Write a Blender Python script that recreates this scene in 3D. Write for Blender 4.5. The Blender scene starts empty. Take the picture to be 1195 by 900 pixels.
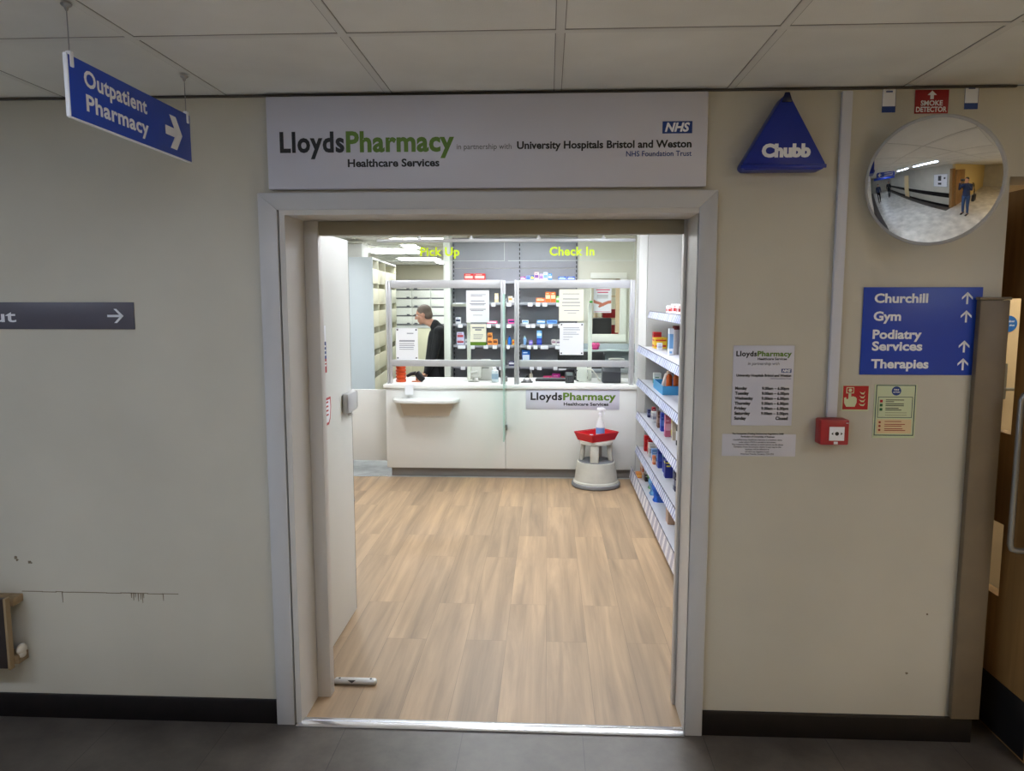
import bpy, bmesh, math, random
from math import sin, cos, pi, radians, atan2, sqrt
from mathutils import Matrix, Vector
random.seed(7)
SC = bpy.context.scene
COL = SC.collection
HC = 2.44          # ceiling height
CAMY, CAMZ = -2.8155, 1.70

# ------------------------------------------------------------------ materials
def lin(c):
    return tuple((v / 255 / 12.92) if v / 255 <= .04045 else ((v / 255 + .055) / 1.055) ** 2.4 for v in c) + (1.0,)

_M = {}
def mat(name, c, rough=.5, metal=0., var=0., vscale=6., bump=0., bscale=200., emit=0., spec=.5):
    if name in _M: return _M[name]
    m = bpy.data.materials.new(name); m.use_nodes = True
    nt = m.node_tree; b = nt.nodes['Principled BSDF']
    b.inputs['Base Color'].default_value = lin(c)
    b.inputs['Roughness'].default_value = rough
    b.inputs['Metallic'].default_value = metal
    b.inputs['Specular IOR Level'].default_value = spec
    if emit:
        b.inputs['Emission Color'].default_value = lin(c); b.inputs['Emission Strength'].default_value = emit
    tc = None
    if var or bump:
        tc = nt.nodes.new('ShaderNodeTexCoord')
    if var:
        n = nt.nodes.new('ShaderNodeTexNoise'); n.inputs['Scale'].default_value = vscale; n.inputs['Detail'].default_value = 6
        nt.links.new(tc.outputs['Object'], n.inputs['Vector'])
        r = nt.nodes.new('ShaderNodeValToRGB')
        r.color_ramp.elements[0].position = .3; r.color_ramp.elements[1].position = .7
        r.color_ramp.elements[0].color = lin(tuple(max(0, v * (1 - var)) for v in c))
        r.color_ramp.elements[1].color = lin(tuple(min(255, v * (1 + var)) for v in c))
        nt.links.new(n.outputs['Fac'], r.inputs['Fac']); nt.links.new(r.outputs['Color'], b.inputs['Base Color'])
    if bump:
        n = nt.nodes.new('ShaderNodeTexNoise'); n.inputs['Scale'].default_value = bscale; n.inputs['Detail'].default_value = 3
        nt.links.new(tc.outputs['Object'], n.inputs['Vector'])
        bp = nt.nodes.new('ShaderNodeBump'); bp.inputs['Strength'].default_value = bump; bp.inputs['Distance'].default_value = .002
        nt.links.new(n.outputs['Fac'], bp.inputs['Height']); nt.links.new(bp.outputs['Normal'], b.inputs['Normal'])
    _M[name] = m
    return m

def glass_mat(name, tint=(240, 250, 247), ior=1.3):
    if name in _M: return _M[name]
    m = bpy.data.materials.new(name); m.use_nodes = True; nt = m.node_tree
    for n in list(nt.nodes): nt.nodes.remove(n)
    o = nt.nodes.new('ShaderNodeOutputMaterial'); mix = nt.nodes.new('ShaderNodeMixShader')
    t = nt.nodes.new('ShaderNodeBsdfTransparent'); t.inputs[0].default_value = lin(tint)
    g = nt.nodes.new('ShaderNodeBsdfGlossy'); g.inputs['Roughness'].default_value = .02
    f = nt.nodes.new('ShaderNodeFresnel'); f.inputs[0].default_value = ior
    ge = nt.nodes.new('ShaderNodeNewGeometry'); iv = nt.nodes.new('ShaderNodeMath'); iv.operation = 'SUBTRACT'; iv.inputs[0].default_value = 1
    ml = nt.nodes.new('ShaderNodeMath'); ml.operation = 'MULTIPLY'
    nt.links.new(ge.outputs['Backfacing'], iv.inputs[1]); nt.links.new(iv.outputs[0], ml.inputs[0]); nt.links.new(f.outputs[0], ml.inputs[1])
    nt.links.new(ml.outputs[0], mix.inputs[0]); nt.links.new(t.outputs[0], mix.inputs[1]); nt.links.new(g.outputs[0], mix.inputs[2])
    nt.links.new(mix.outputs[0], o.inputs[0])
    _M[name] = m
    return m

def wood_floor():
    m = bpy.data.materials.new('oak plank flooring'); m.use_nodes = True; nt = m.node_tree; b = nt.nodes['Principled BSDF']
    N = nt.nodes.new; L = nt.links.new
    tc = N('ShaderNodeTexCoord'); sp = N('ShaderNodeSeparateXYZ'); L(tc.outputs['Object'], sp.inputs[0])
    cb = N('ShaderNodeCombineXYZ'); L(sp.outputs['Y'], cb.inputs['X']); L(sp.outputs['X'], cb.inputs['Y'])
    def brick(c1, c2, mort):
        br = N('ShaderNodeTexBrick'); L(cb.outputs[0], br.inputs['Vector'])
        br.inputs['Scale'].default_value = 1; br.inputs['Brick Width'].default_value = 1.22; br.inputs['Row Height'].default_value = .2
        br.inputs['Mortar Size'].default_value = .0008; br.inputs['Mortar Smooth'].default_value = .2; br.offset = .37
        br.inputs['Color1'].default_value = c1; br.inputs['Color2'].default_value = c2; br.inputs['Mortar'].default_value = mort
        return br
    br = brick(lin((188, 161, 131)), lin((174, 150, 124)), lin((122, 104, 88)))
    ids = brick((0, 0, 0, 1), (1, 1, 1, 1), (.5, .5, .5, 1))
    sc = N('ShaderNodeVectorMath'); sc.operation = 'MULTIPLY'; sc.inputs[1].default_value = (.45, 8, 1); L(cb.outputs[0], sc.inputs[0])
    ad = N('ShaderNodeVectorMath'); ad.operation = 'ADD'; L(sc.outputs[0], ad.inputs[0])
    sh = N('ShaderNodeVectorMath'); sh.operation = 'MULTIPLY'; sh.inputs[1].default_value = (37, 11, 5); L(ids.outputs['Color'], sh.inputs[0]); L(sh.outputs[0], ad.inputs[1])
    n = N('ShaderNodeTexNoise'); n.inputs['Scale'].default_value = 1.6; n.inputs['Detail'].default_value = 9; n.inputs['Roughness'].default_value = .62; n.inputs['Distortion'].default_value = .5
    L(ad.outputs[0], n.inputs['Vector'])
    r = N('ShaderNodeValToRGB'); r.color_ramp.elements[0].position = .30; r.color_ramp.elements[1].position = .68
    r.color_ramp.elements[0].color = lin((178, 175, 172)); r.color_ramp.elements[1].color = lin((255, 250, 240)); L(n.outputs['Fac'], r.inputs['Fac'])
    mx = N('ShaderNodeMix'); mx.data_type = 'RGBA'; mx.blend_type = 'MULTIPLY'; mx.inputs[0].default_value = .85
    L(br.outputs['Color'], mx.inputs[6]); L(r.outputs['Color'], mx.inputs[7]); L(mx.outputs[2], b.inputs['Base Color'])
    b.inputs['Roughness'].default_value = .42; b.inputs['Specular IOR Level'].default_value = .35
    return m

def tile_floor():
    m = bpy.data.materials.new('dark vinyl tile flooring'); m.use_nodes = True; nt = m.node_tree; b = nt.nodes['Principled BSDF']
    N = nt.nodes.new; L = nt.links.new
    tc = N('ShaderNodeTexCoord'); mp = N('ShaderNodeMapping'); mp.inputs['Location'].default_value = (.326, .4, 0); L(tc.outputs['Object'], mp.inputs[0])
    br = N('ShaderNodeTexBrick'); L(mp.outputs[0], br.inputs['Vector']); br.offset = 0
    br.inputs['Scale'].default_value = 1; br.inputs['Brick Width'].default_value = .47; br.inputs['Row Height'].default_value = .94
    br.inputs['Mortar Size'].default_value = .0012
    br.inputs['Color1'].default_value = lin((100, 93, 86)); br.inputs['Color2'].default_value = lin((92, 86, 80)); br.inputs['Mortar'].default_value = lin((48, 46, 44))
    n = N('ShaderNodeTexNoise'); n.inputs['Scale'].default_value = 5; n.inputs['Detail'].default_value = 9; n.inputs['Roughness'].default_value = .7; L(tc.outputs['Object'], n.inputs['Vector'])
    r = N('ShaderNodeValToRGB'); r.color_ramp.elements[0].position = .3; r.color_ramp.elements[1].position = .75
    r.color_ramp.elements[0].color = lin((165, 162, 160)); r.color_ramp.elements[1].color = (1, 1, 1, 1); L(n.outputs['Fac'], r.inputs['Fac'])
    mx = N('ShaderNodeMix'); mx.data_type = 'RGBA'; mx.blend_type = 'MULTIPLY'; mx.inputs[0].default_value = 1
    L(br.outputs['Color'], mx.inputs[6]); L(r.outputs['Color'], mx.inputs[7]); L(mx.outputs[2], b.inputs['Base Color'])
    r2 = N('ShaderNodeMapRange'); r2.inputs[3].default_value = .28; r2.inputs[4].default_value = .5; L(n.outputs['Fac'], r2.inputs[0]); L(r2.outputs[0], b.inputs['Roughness'])
    return m

def wood_mat(name, c1, c2, rough=.45):
    m = bpy.data.materials.new(name); m.use_nodes = True; nt = m.node_tree; b = nt.nodes['Principled BSDF']
    N = nt.nodes.new; L = nt.links.new
    tc = N('ShaderNodeTexCoord'); mp = N('ShaderNodeMapping'); mp.inputs['Scale'].default_value = (9, 9, .7); L(tc.outputs['Object'], mp.inputs[0])
    n = N('ShaderNodeTexNoise'); n.inputs['Scale'].default_value = 2; n.inputs['Detail'].default_value = 8; n.inputs['Distortion'].default_value = 1.; L(mp.outputs[0], n.inputs['Vector'])
    r = N('ShaderNodeValToRGB'); r.color_ramp.elements[0].position = .3; r.color_ramp.elements[1].position = .7
    r.color_ramp.elements[0].color = lin(c1); r.color_ramp.elements[1].color = lin(c2); L(n.outputs['Fac'], r.inputs['Fac']); L(r.outputs['Color'], b.inputs['Base Color'])
    b.inputs['Roughness'].default_value = rough
    return m

def ticket_mat(name, freq, base, paper, axis='Y', slant=.0, duty=.62, z0=0., zh=.05):
    """printed price tickets in a clear rail: paper rectangles repeating along the rail"""
    m = bpy.data.materials.new(name); m.use_nodes = True; nt = m.node_tree; b = nt.nodes['Principled BSDF']
    N = nt.nodes.new; L = nt.links.new
    tc = N('ShaderNodeTexCoord'); sp = N('ShaderNodeSeparateXYZ'); L(tc.outputs['Object'], sp.inputs[0])
    def math_(op, a, c):
        q = N('ShaderNodeMath'); q.operation = op
        for i, v in enumerate((a, c)):
            if hasattr(v, 'default_value') or not isinstance(v, (int, float)): L(v, q.inputs[i])
            else: q.inputs[i].default_value = v
        return q.outputs[0]
    t = math_('MULTIPLY', sp.outputs[axis], freq)
    cell = math_('FLOOR', t, 0.)
    fr = math_('FRACT', t, 0.)
    wn = N('ShaderNodeTexWhiteNoise'); wn.noise_dimensions = '1D'; L(cell, wn.inputs['W'])
    du = math_('MULTIPLY', wn.outputs['Value'], .35); du = math_('ADD', du, duty - .2)
    on = math_('LESS_THAN', fr, du)
    fine = math_('FRACT', math_('MULTIPLY', sp.outputs['Z'], 90.), 0.)
    ln = math_('GREATER_THAN', fine, .45)
    wn2 = N('ShaderNodeTexNoise'); wn2.inputs['Scale'].default_value = 160; L(tc.outputs['Object'], wn2.inputs['Vector'])
    pr = math_('MULTIPLY', ln, math_('GREATER_THAN', wn2.outputs['Fac'], .52))
    pr = math_('MULTIPLY', pr, .35)
    mx = N('ShaderNodeMix'); mx.data_type = 'RGBA'; L(on, mx.inputs[0]); mx.inputs[6].default_value = lin(base); mx.inputs[7].default_value = lin(paper)
    m2 = N('ShaderNodeMix'); m2.data_type = 'RGBA'; L(math_('MULTIPLY', on, pr), m2.inputs[0]); L(mx.outputs[2], m2.inputs[6]); m2.inputs[7].default_value = lin((60, 62, 80))
    L(m2.outputs[2], b.inputs['Base Color'])
    b.inputs['Roughness'].default_value = .3
    return m

# ------------------------------------------------------------------ mesh builder
class MB:
    def __init__(s, M=None): s.v = []; s.f = []; s.m = []; s.M = M or Matrix.Identity(4)
    def add(s, vs, fs, m=0):
        o = len(s.v); s.v += [tuple(s.M @ Vector(p)) for p in vs]
        s.f += [tuple(o + i for i in f) for f in fs]; s.m += [m] * len(fs); return s
    def box(s, x0, y0, z0, x1, y1, z1, m=0):
        x0, x1 = sorted((x0, x1)); y0, y1 = sorted((y0, y1)); z0, z1 = sorted((z0, z1))
        return s.add([(x0, y0, z0), (x1, y0, z0), (x1, y1, z0), (x0, y1, z0), (x0, y0, z1), (x1, y0, z1), (x1, y1, z1), (x0, y1, z1)],
                     [(0, 3, 2, 1), (4, 5, 6, 7), (0, 1, 5, 4), (1, 2, 6, 5), (2, 3, 7, 6), (3, 0, 4, 7)], m)
    def bm(s, bm, m=0):
        bm.verts.index_update(); s.add([v.co[:] for v in bm.verts], [[v.index for v in f.verts] for f in bm.faces], m); bm.free(); return s
    def rbox(s, x0, y0, z0, x1, y1, z1, r=.003, m=0, seg=2):
        x0, x1 = sorted((x0, x1)); y0, y1 = sorted((y0, y1)); z0, z1 = sorted((z0, z1))
        b = bmesh.new(); bmesh.ops.create_cube(b, size=1)
        for v in b.verts: v.co = Vector(((x0 + x1) / 2 + v.co.x * (x1 - x0), (y0 + y1) / 2 + v.co.y * (y1 - y0), (z0 + z1) / 2 + v.co.z * (z1 - z0)))
        r = min(r, .45 * min(x1 - x0, y1 - y0, z1 - z0))
        bmesh.ops.bevel(b, geom=list(b.edges), offset=r, segments=seg, affect='EDGES', profile=.5)
        return s.bm(b, m)
    def prism(s, pts, a0, a1, axis='y', m=0, r=0.):
        """polygon pts (2D) extruded along axis between a0 and a1"""
        def P(p, a): return {'y': (p[0], a, p[1]), 'x': (a, p[0], p[1]), 'z': (p[0], p[1], a)}[axis]
        n = len(pts)
        b = bmesh.new()
        lo = [b.verts.new(P(p, a0)) for p in pts]; hi = [b.verts.new(P(p, a1)) for p in pts]
        b.faces.new(lo); b.faces.new(hi)
        for i in range(n): b.faces.new((lo[i], lo[(i + 1) % n], hi[(i + 1) % n], hi[i]))
        bmesh.ops.recalc_face_normals(b, faces=b.faces)
        if r: bmesh.ops.bevel(b, geom=list(b.edges), offset=r, segments=2, affect='EDGES', profile=.5)
        return s.bm(b, m)
    def poly(s, pts3, m=0): return s.add(pts3, [tuple(range(len(pts3)))], m)
    def lathe(s, prof, c=(0, 0, 0), n=24, m=0, sx=1., sy=1.):
        vs = []; fs = []
        for r, z in prof:
            for i in range(n):
                a = 2 * pi * i / n; vs.append((c[0] + r * cos(a) * sx, c[1] + r * sin(a) * sy, c[2] + z))
        k = len(prof)
        for j in range(k - 1):
            for i in range(n): fs.append((j * n + i, j * n + (i + 1) % n, (j + 1) * n + (i + 1) % n, (j + 1) * n + i))
        fs.append(tuple(range(n - 1, -1, -1))); fs.append(tuple((k - 1) * n + i for i in range(n)))
        return s.add(vs, fs, m)
    def tube(s, pts, r, n=10, m=0):
        pts = [Vector(p) for p in pts]; rs = r if isinstance(r, (list, tuple)) else [r] * len(pts)
        t0 = (pts[1] - pts[0]).normalized(); u = t0.orthogonal().normalized()
        vs = []; fs = []
        for i, p in enumerate(pts):
            t = (pts[min(i + 1, len(pts) - 1)] - pts[max(i - 1, 0)]).normalized()
            u = (u - t * u.dot(t)).normalized(); w = t.cross(u)
            for k in range(n):
                a = 2 * pi * k / n; vs.append(tuple(p + (u * cos(a) + w * sin(a)) * rs[i]))
        for j in range(len(pts) - 1):
            for i in range(n): fs.append((j * n + i, j * n + (i + 1) % n, (j + 1) * n + (i + 1) % n, (j + 1) * n + i))
        fs.append(tuple(range(n - 1, -1, -1))); fs.append(tuple((len(pts) - 1) * n + i for i in range(n)))
        return s.add(vs, fs, m)
    def ball(s, c, r, m=0, n=12, R=None):
        if not isinstance(r, (tuple, list)): r = (r, r, r)
        b = bmesh.new(); bmesh.ops.create_uvsphere(b, u_segments=n * 2, v_segments=n, radius=1)
        for v in b.verts:
            q = Vector((v.co.x * r[0], v.co.y * r[1], v.co.z * r[2]))
            if R: q = R @ q
            v.co = q + Vector(c)
        return s.bm(b, m)
    def cap(s, a, b, ra, rb, n=16):
        """tapered capsule"""
        a = Vector(a); b = Vector(b); d = (b - a)
        if d.length < 1e-6: return s.ball(a, ra)
        d.normalize()
        pts = []; rs = []
        for k in range(5):
            t = -pi / 2 + k * (pi / 2) / 4; pts.append(a + d * (ra * sin(t))); rs.append(max(ra * cos(t), 1e-4))
        for k in range(5):
            t = k * (pi / 2) / 4; pts.append(b + d * (rb * sin(t))); rs.append(max(rb * cos(t), 1e-4))
        return s.tube(pts, rs, n)

ORG = {}
def build(name, mb, mats, parent=None, local=False, smooth=30):
    me = bpy.data.meshes.new(name)
    o0 = Vector((0, 0, 0)) if (parent is None or local) else ORG[parent.name]
    me.from_pydata([tuple(Vector(v) - o0) for v in mb.v], [], mb.f)
    if not isinstance(mats, (list, tuple)): mats = [mats]
    for x in mats: me.materials.append(x)
    me.polygons.foreach_set('material_index', mb.m)
    if smooth:
        me.polygons.foreach_set('use_smooth', [True] * len(me.polygons))
        me.set_sharp_from_angle(angle=radians(smooth))
    me.update()
    o = bpy.data.objects.new(name, me); COL.objects.link(o)
    if parent is not None: o.parent = parent
    ORG[o.name] = o0
    return o

def tag(o, label=None, cat=None, group=None, kind=None):
    for k, v in (('label', label), ('category', cat), ('group', group), ('kind', kind)):
        if v: o[k] = v
    return o

def thing(name, label, cat, loc=(0, 0, 0), group=None, rotz=0., kind=None):
    o = bpy.data.objects.new(name, None); COL.objects.link(o); o.location = loc; o.rotation_euler = (0, 0, rotz)
    o.empty_display_size = .05
    ORG[o.name] = Vector(loc)
    return tag(o, label, cat, group, kind)

def solo(name, mb, mats, label, cat, loc, group=None, smooth=30):
    """a thing that is one mesh, origin at loc"""
    mb.v = [tuple(Vector(v) - Vector(loc)) for v in mb.v]
    o = build(name, mb, mats, None, smooth=smooth); o.location = loc; ORG[o.name] = Vector(loc)
    return tag(o, label, cat, group)

def struct(name, mb, mats, label, smooth=30):
    return tag(build(name, mb, mats, smooth=smooth), label, name.split('_')[0], None, 'structure')

# ------------------------------------------------------------------ lettering
_TX = {}
def glyphs(s, bold=0., shear=0., spacing=1.):
    k = (s, bold, shear, spacing)
    if k in _TX: return _TX[k]
    cu = bpy.data.curves.new('t', 'FONT'); cu.body = s; cu.size = 1; cu.offset = bold; cu.shear = shear; cu.resolution_u = 3; cu.space_character = spacing
    o = bpy.data.objects.new('t', cu); COL.objects.link(o)
    dg = bpy.context.evaluated_depsgraph_get(); me = bpy.data.meshes.new_from_object(o.evaluated_get(dg))
    v = [(p.co.x, p.co.y) for p in me.vertices]; f = [tuple(p.vertices) for p in me.polygons]
    bpy.data.objects.remove(o); bpy.data.curves.remove(cu); bpy.data.meshes.remove(me)
    _TX[k] = (v, f); return v, f
_CAPH = None
def text(mb, s, x, z, w=None, cap=.1, y=0., align='L', bold=0., m=0, shear=0., spacing=1.):
    """lettering in the plane y, reading along +x; x,z = baseline anchor; w fits the width, cap the capital height"""
    global _CAPH
    if _CAPH is None: _CAPH = max(p[1] for p in glyphs('H')[0])
    v, f = glyphs(s, bold, shear, spacing)
    x0 = min(p[0] for p in v); x1 = max(p[0] for p in v)
    sz = cap / _CAPH; sx = w / (x1 - x0) if w else sz
    W = (x1 - x0) * sx; ox = {'L': 0, 'C': -W / 2, 'R': -W}[align]
    # faces wound to face -y
    return mb.add([(x + ox + (p[0] - x0) * sx, y, z + p[1] * sz) for p in v], f, m)

def arrow(mb, cx, cz, L, ang, t, y=0., head=None, m=0, chev=True):
    """arrow of bars pointing along ang (degrees, 0 = right)"""
    a = radians(ang); h = head or L * .42
    def P(u, w): return (cx + u * cos(a) - w * sin(a), y, cz + u * sin(a) + w * cos(a))
    k = t * .7071
    mb.poly([P(-L / 2, -t / 2), P(L / 2 - t * .8, -t / 2), P(L / 2 - t * .8, t / 2), P(-L / 2, t / 2)], m)
    for sgn in (1, -1):
        q = [P(L / 2, 0), P(L / 2 - h, sgn * h), P(L / 2 - h - t * 1.25, sgn * h), P(L / 2 - t * 1.4, 0)]
        mb.poly(q if sgn > 0 else q[::-1], m)
    return mb

# ------------------------------------------------------------------ palette
wall_m = mat('corridor cream wall paint', (191, 187, 174), .55, var=.035, vscale=1.4, bump=.15, bscale=90)
ceil_m = mat('corridor ceiling tile', (218, 217, 213), .8, var=.03, vscale=3, bump=.3, bscale=260)
bar_m = mat('ceiling grid bar', (208, 207, 203), .45)
gapm = mat('dark shadow gap', (28, 26, 25), .9)
skirt_m = mat('black vinyl skirting', (14, 9, 10), .5, var=.3, vscale=20, spec=.3)
frame_m = mat('door frame grey gloss paint', (190, 191, 194), .38, bump=.05, bscale=30)
lining_m = mat('door lining warm grey paint', (196, 193, 189), .4)
white_m = mat('white satin panel', (222, 224, 222), .4)
shopwall_m = mat('shop wall paint', (226, 226, 214), .6)
shopceil_m = mat('shop ceiling tile', (232, 230, 222), .8)
nib_m = mat('pale grey wall paint', (176, 176, 173), .6)
alu_m = mat('brushed aluminium', (178, 180, 182), .35, .85)
alup_m = mat('silver grey powder coat', (186, 187, 190), .38, .25)
alubright_m = mat('bright ribbed aluminium', (215, 216, 220), .25, .95)
steel_m = mat('brushed steel', (150, 150, 150), .35, .9)
blue_m = mat('hospital sign blue', (22, 64, 176), .4)
bluedk_m = mat('alarm housing blue', (12, 40, 146), .35)
signw_m = mat('sign white', (232, 234, 240), .45)
pan_m = mat('fascia pale lilac grey', (200, 201, 214), .42)
ink_m = mat('black ink', (20, 22, 26), .5)
inkg_m = mat('grey ink', (84, 86, 92), .5)
green_m = mat('leaf green vinyl', (86, 122, 18), .45)
lime_m = mat('lime vinyl', (216, 244, 8), .4)
navy_m = mat('navy ink', (22, 58, 130), .5)
red_m = mat('signal red', (172, 18, 30), .4)
redbox_m = mat('call point red plastic', (158, 38, 44), .4, var=.06, vscale=30)
blk_m = mat('black plastic', (24, 24, 27), .4)
dgrey_m = mat('dark grey plastic', (62, 64, 70), .45)
lgrey_m = mat('light grey plastic', (196, 196, 190), .45)
paper_m = mat('white paper', (226, 228, 232), .6)
creampaper_m = mat('cream paper', (226, 224, 206), .6)
gond_m = mat('gunmetal shelving', (146, 148, 155), .4, 0., var=.04, vscale=3)
gondside_m = mat('pale end panel', (222, 226, 216), .4)
slot_m = mat('slot black', (18, 18, 20), .8)
shelfw_m = mat('shelf pale lavender grey', (196, 198, 206), .42)
kick_m = mat('grey kickboard', (140, 135, 133), .5)
glass_m = glass_mat('clear screen glass', (252, 254, 253), 1.25)
gglass_m = glass_mat('green edged glass', (214, 238, 228), 1.45)
edge_m = mat('glass edge green', (168, 200, 190), .2)
oak_m = wood_mat('oak veneer door', (134, 100, 58), (164, 126, 78))
taupe_m = mat('taupe painted timber', (112, 98, 78), .5, var=.05, vscale=8)
beige_m = mat('beige board', (206, 184, 150), .5)
led_m = mat('lit diffuser', (246, 250, 255), .4, emit=10.)
tube_m = mat('lit tube', (222, 234, 255), .4, emit=14.5)
warm_m = mat('warm lit diffuser', (255, 226, 176), .4, emit=9.)
mirror_m = mat('mirror', (250, 250, 250), .02, 1.0)
rim_m = mat('mirror rim grey', (176, 176, 176), .45)
woodfloor_m = wood_floor()
tilefloor_m = tile_floor()
staff_m = mat('grey staff floor', (150, 152, 152), .5, var=.1, vscale=9)

# ------------------------------------------------------------------ the setting: corridor
def boxes(*bs):
    mb = MB()
    for b in bs: mb.box(*b)
    return mb

DX0, DX1, DZ = -1.0, .55, 2.03       # structural opening
struct('wall_front', boxes((-13, 0, 0, DX0, .2, HC), (DX1, 0, 0, 1.635, .2, HC), (DX0, 0, DZ, DX1, .2, HC)), wall_m, 'cream corridor wall around the pharmacy doorway')
struct('wall_lintel', boxes((1.635, .0, 2.13, 4.2, .2, HC)), wall_m, 'cream wall above the wooden door at the right edge')
OY, OX = -3.6, -.95                   # opposite wall and its corner
struct('wall_opposite', boxes((-13, OY - .2, 0, OX, OY, HC)), wall_m, 'cream wall facing the pharmacy, seen in the convex mirror')
struct('wall_side', boxes((OX - .2, -9.2, 0, OX, OY - .2, HC), (4.2, -9.2, 0, 4.4, .2, HC)), mat('yellow cream paint', (222, 200, 140), .55), 'yellowish side corridor walls seen in the mirror')
struct('wall_ends', boxes((-13.2, OY - .2, 0, -13, .2, HC), (OX - .2, -9.4, 0, 4.4, -9.2, HC)), wall_m, 'end walls of the corridors')
struct('floor_corridor', boxes((-13.2, -.37, -.06, 4.4, -.001, 0), (-13.2, OY, -.06, OX, OY + .45, 0)), tilefloor_m, 'dark grey mottled vinyl tile border of the corridor floor')
struct('floor_corridor_centre', boxes((-13.2, OY + .45, -.06, OX, -.37, 0), (OX, -9.4, -.06, 4.4, -.37, 0)), mat('pale grey vinyl', (200, 198, 190), .3, var=.1, vscale=3), 'pale grey vinyl down the middle of the corridor')
struct('ceiling_corridor', boxes((-13.2, -9.4, HC + .003, 4.4, .0, HC + .08)), ceil_m, 'suspended tile ceiling over the corridor')
g = MB()
for k in range(-18, 6):
    x = .03 + .6135 * k
    if -13 < x < 4.2:
        g.box(x - .012, -9.2, HC + .0005, x + .012, -.004, HC + .003); g.box(x - .0145, -9.2, HC + .0018, x + .0145, -.004, HC + .003, 1)
for k in range(1, 15):
    y = -.612 * k
    g.box(-13, y - .012, HC + .0008, 4.2, y + .012, HC + .003); g.box(-13, y - .0155, HC + .002, 4.2, y + .0155, HC + .003, 1)
struct('trim_1', g, [bar_m, mat('tile joint shade', (138, 136, 132), .8)], 'pale metal grid of the suspended corridor ceiling')
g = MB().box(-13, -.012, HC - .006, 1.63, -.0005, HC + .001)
struct('trim_2', g, mat('painted shadow gap', (70, 66, 62), .7), 'thin dark strip painted for the shadow gap between wall and ceiling')  # dark strip stands in for the shadow gap under the ceiling
def skirting(x0, x1):
    return MB().prism([(0, 0), (-.014, 0), (-.014, .088), (-.009, .097), (0, .097)], x0, x1, 'x')
struct('baseboard_left', skirting(-13, -1.079), skirt_m, 'black skirting left of the doorway')
struct('baseboard_right', skirting(.611, 1.634), skirt_m, 'black skirting right of the doorway')
mb = MB(); mb.box(-13, OY, 0, OX - .12, OY + .014, .15); mb.box(-13, OY, .6, OX - .12, OY + .03, .86)
struct('baseboard_opposite', mb, skirt_m, 'black skirting and bumper rail along the facing wall')

# paint wear on the wall left of the door
mb = MB()
random.seed(3)
x = -2.11
while x < -1.5:
    l = random.uniform(.03, .08); zz = .5295 + random.uniform(-.0012, .0012)
    mb.box(x, -.0012, zz - .0014, x + l, .0003, zz + .0012); x += l - .004
for x, l in ((-1.945, .045), (-1.945, .03), (-1.66, .02), (-1.652, .03), (-1.645, .018), (-1.632, .035), (-1.622, .026), (-1.615, .04), (-1.61, .02), (-1.53, .03)):
    mb.prism([(x, .53), (x + .0035, .53), (x + .003, .53 - l), (x + .0015, .53 - l)], -.0012, .0003)
for x, z, r in ((-2.125, .668, .007), (-2.12, .66, .005), (-2.07, .652, .006), (-2.062, .648, .004), (1.448, .506, .004), (1.385, .268, .005)):
    mb.prism([(x + r * random.uniform(.6, 1.3) * cos(a), z + r * random.uniform(.6, 1.3) * sin(a)) for a in [i * pi / 4 for i in range(8)]], -.0012, .0003)
o = build('paint_wear', mb, mat('scraped paint', (118, 106, 86), .8)); tag(o, 'brown crack line with scraped drips and scuffs across the cream wall', 'wear', None, 'structure')

# ------------------------------------------------------------------ door_1: frame, lining, leaf
d1 = thing('door_1', 'grey painted pharmacy doorway with its open leaf', 'door', (0, 0, 0), kind='structure')
def arch(pts): return MB().prism(pts, -.022, -.0005, 'y', r=.003)
oz, iz = 2.088, 2.026
build('architrave', arch([(-1.077, 0), (-1.005, 0), (-1.005, iz), (-1.077, oz)]), frame_m, d1)
build('architrave', arch([(.543, 0), (.609, 0), (.609, oz), (.543, iz)]), frame_m, d1)
build('architrave', arch([(-1.077, oz), (-1.005, iz), (.543, iz), (.609, oz)]), frame_m, d1)
build('jamb_lining', MB().box(-.999, -.018, 0, -.978, .235, 2.028), lining_m, d1)
build('jamb_lining', MB().box(.543, -.018, 0, .5495, .235, 2.028), lining_m, d1)
build('head_lining', MB().box(-.978, -.018, 2.008, .543, .235, 2.0295), lining_m, d1)
build('door_post', MB().rbox(-.9775, .195, 0, -.921, .25, 2.0075, .003), lining_m, d1)
build('door_post', MB().rbox(.531, .205, 0, .5425, .25, 2.0075, .002), lining_m, d1)
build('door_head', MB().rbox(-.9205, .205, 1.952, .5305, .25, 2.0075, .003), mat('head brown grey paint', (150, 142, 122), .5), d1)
leaf = build('door_leaf', MB().rbox(-1.085, .26, .008, -1.04, 1.10, 2.0, .003), mat('door leaf grey laminate', (204, 205, 200), .42), d1)
build('edge_strip', MB().box(-1.086, 1.1002, .01, -1.0395, 1.102, 2.0), mat('edge grey', (120, 118, 114), .5), leaf)
lk = build('latch_box', MB().rbox(-1.0395, .905, 1.118, -1.004, 1.075, 1.222, .012), alup_m, d1)
build('latch_keep', MB().rbox(-1.04, 1.0755, 1.12, -1.008, 1.108, 1.222, .008).box(-1.0075, 1.08, 1.13, -1.0065, 1.102, 1.21, 0), mat('latch pale', (200, 200, 198), .35, .4), lk)
build('latch_button', MB().lathe([(.012, 0), (.012, .01), (.008, .012)], (-1.018, .99, 1.1), 16), alup_m, lk)
def on_leaf(): return MB(Matrix.Translation((-1.0392, 0, 0)) @ Matrix.Rotation(pi / 2, 4, 'Z'))
mb = MB(); mb.box(-1.0395, .56, 1.50, -1.0385, .662, 1.575, 0); mb.box(-1.0395, .56, 1.42, -1.0384, .662, 1.50, 1); mb.box(-1.0395, .56, 1.355, -1.0383, .662, 1.42, 2)
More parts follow.
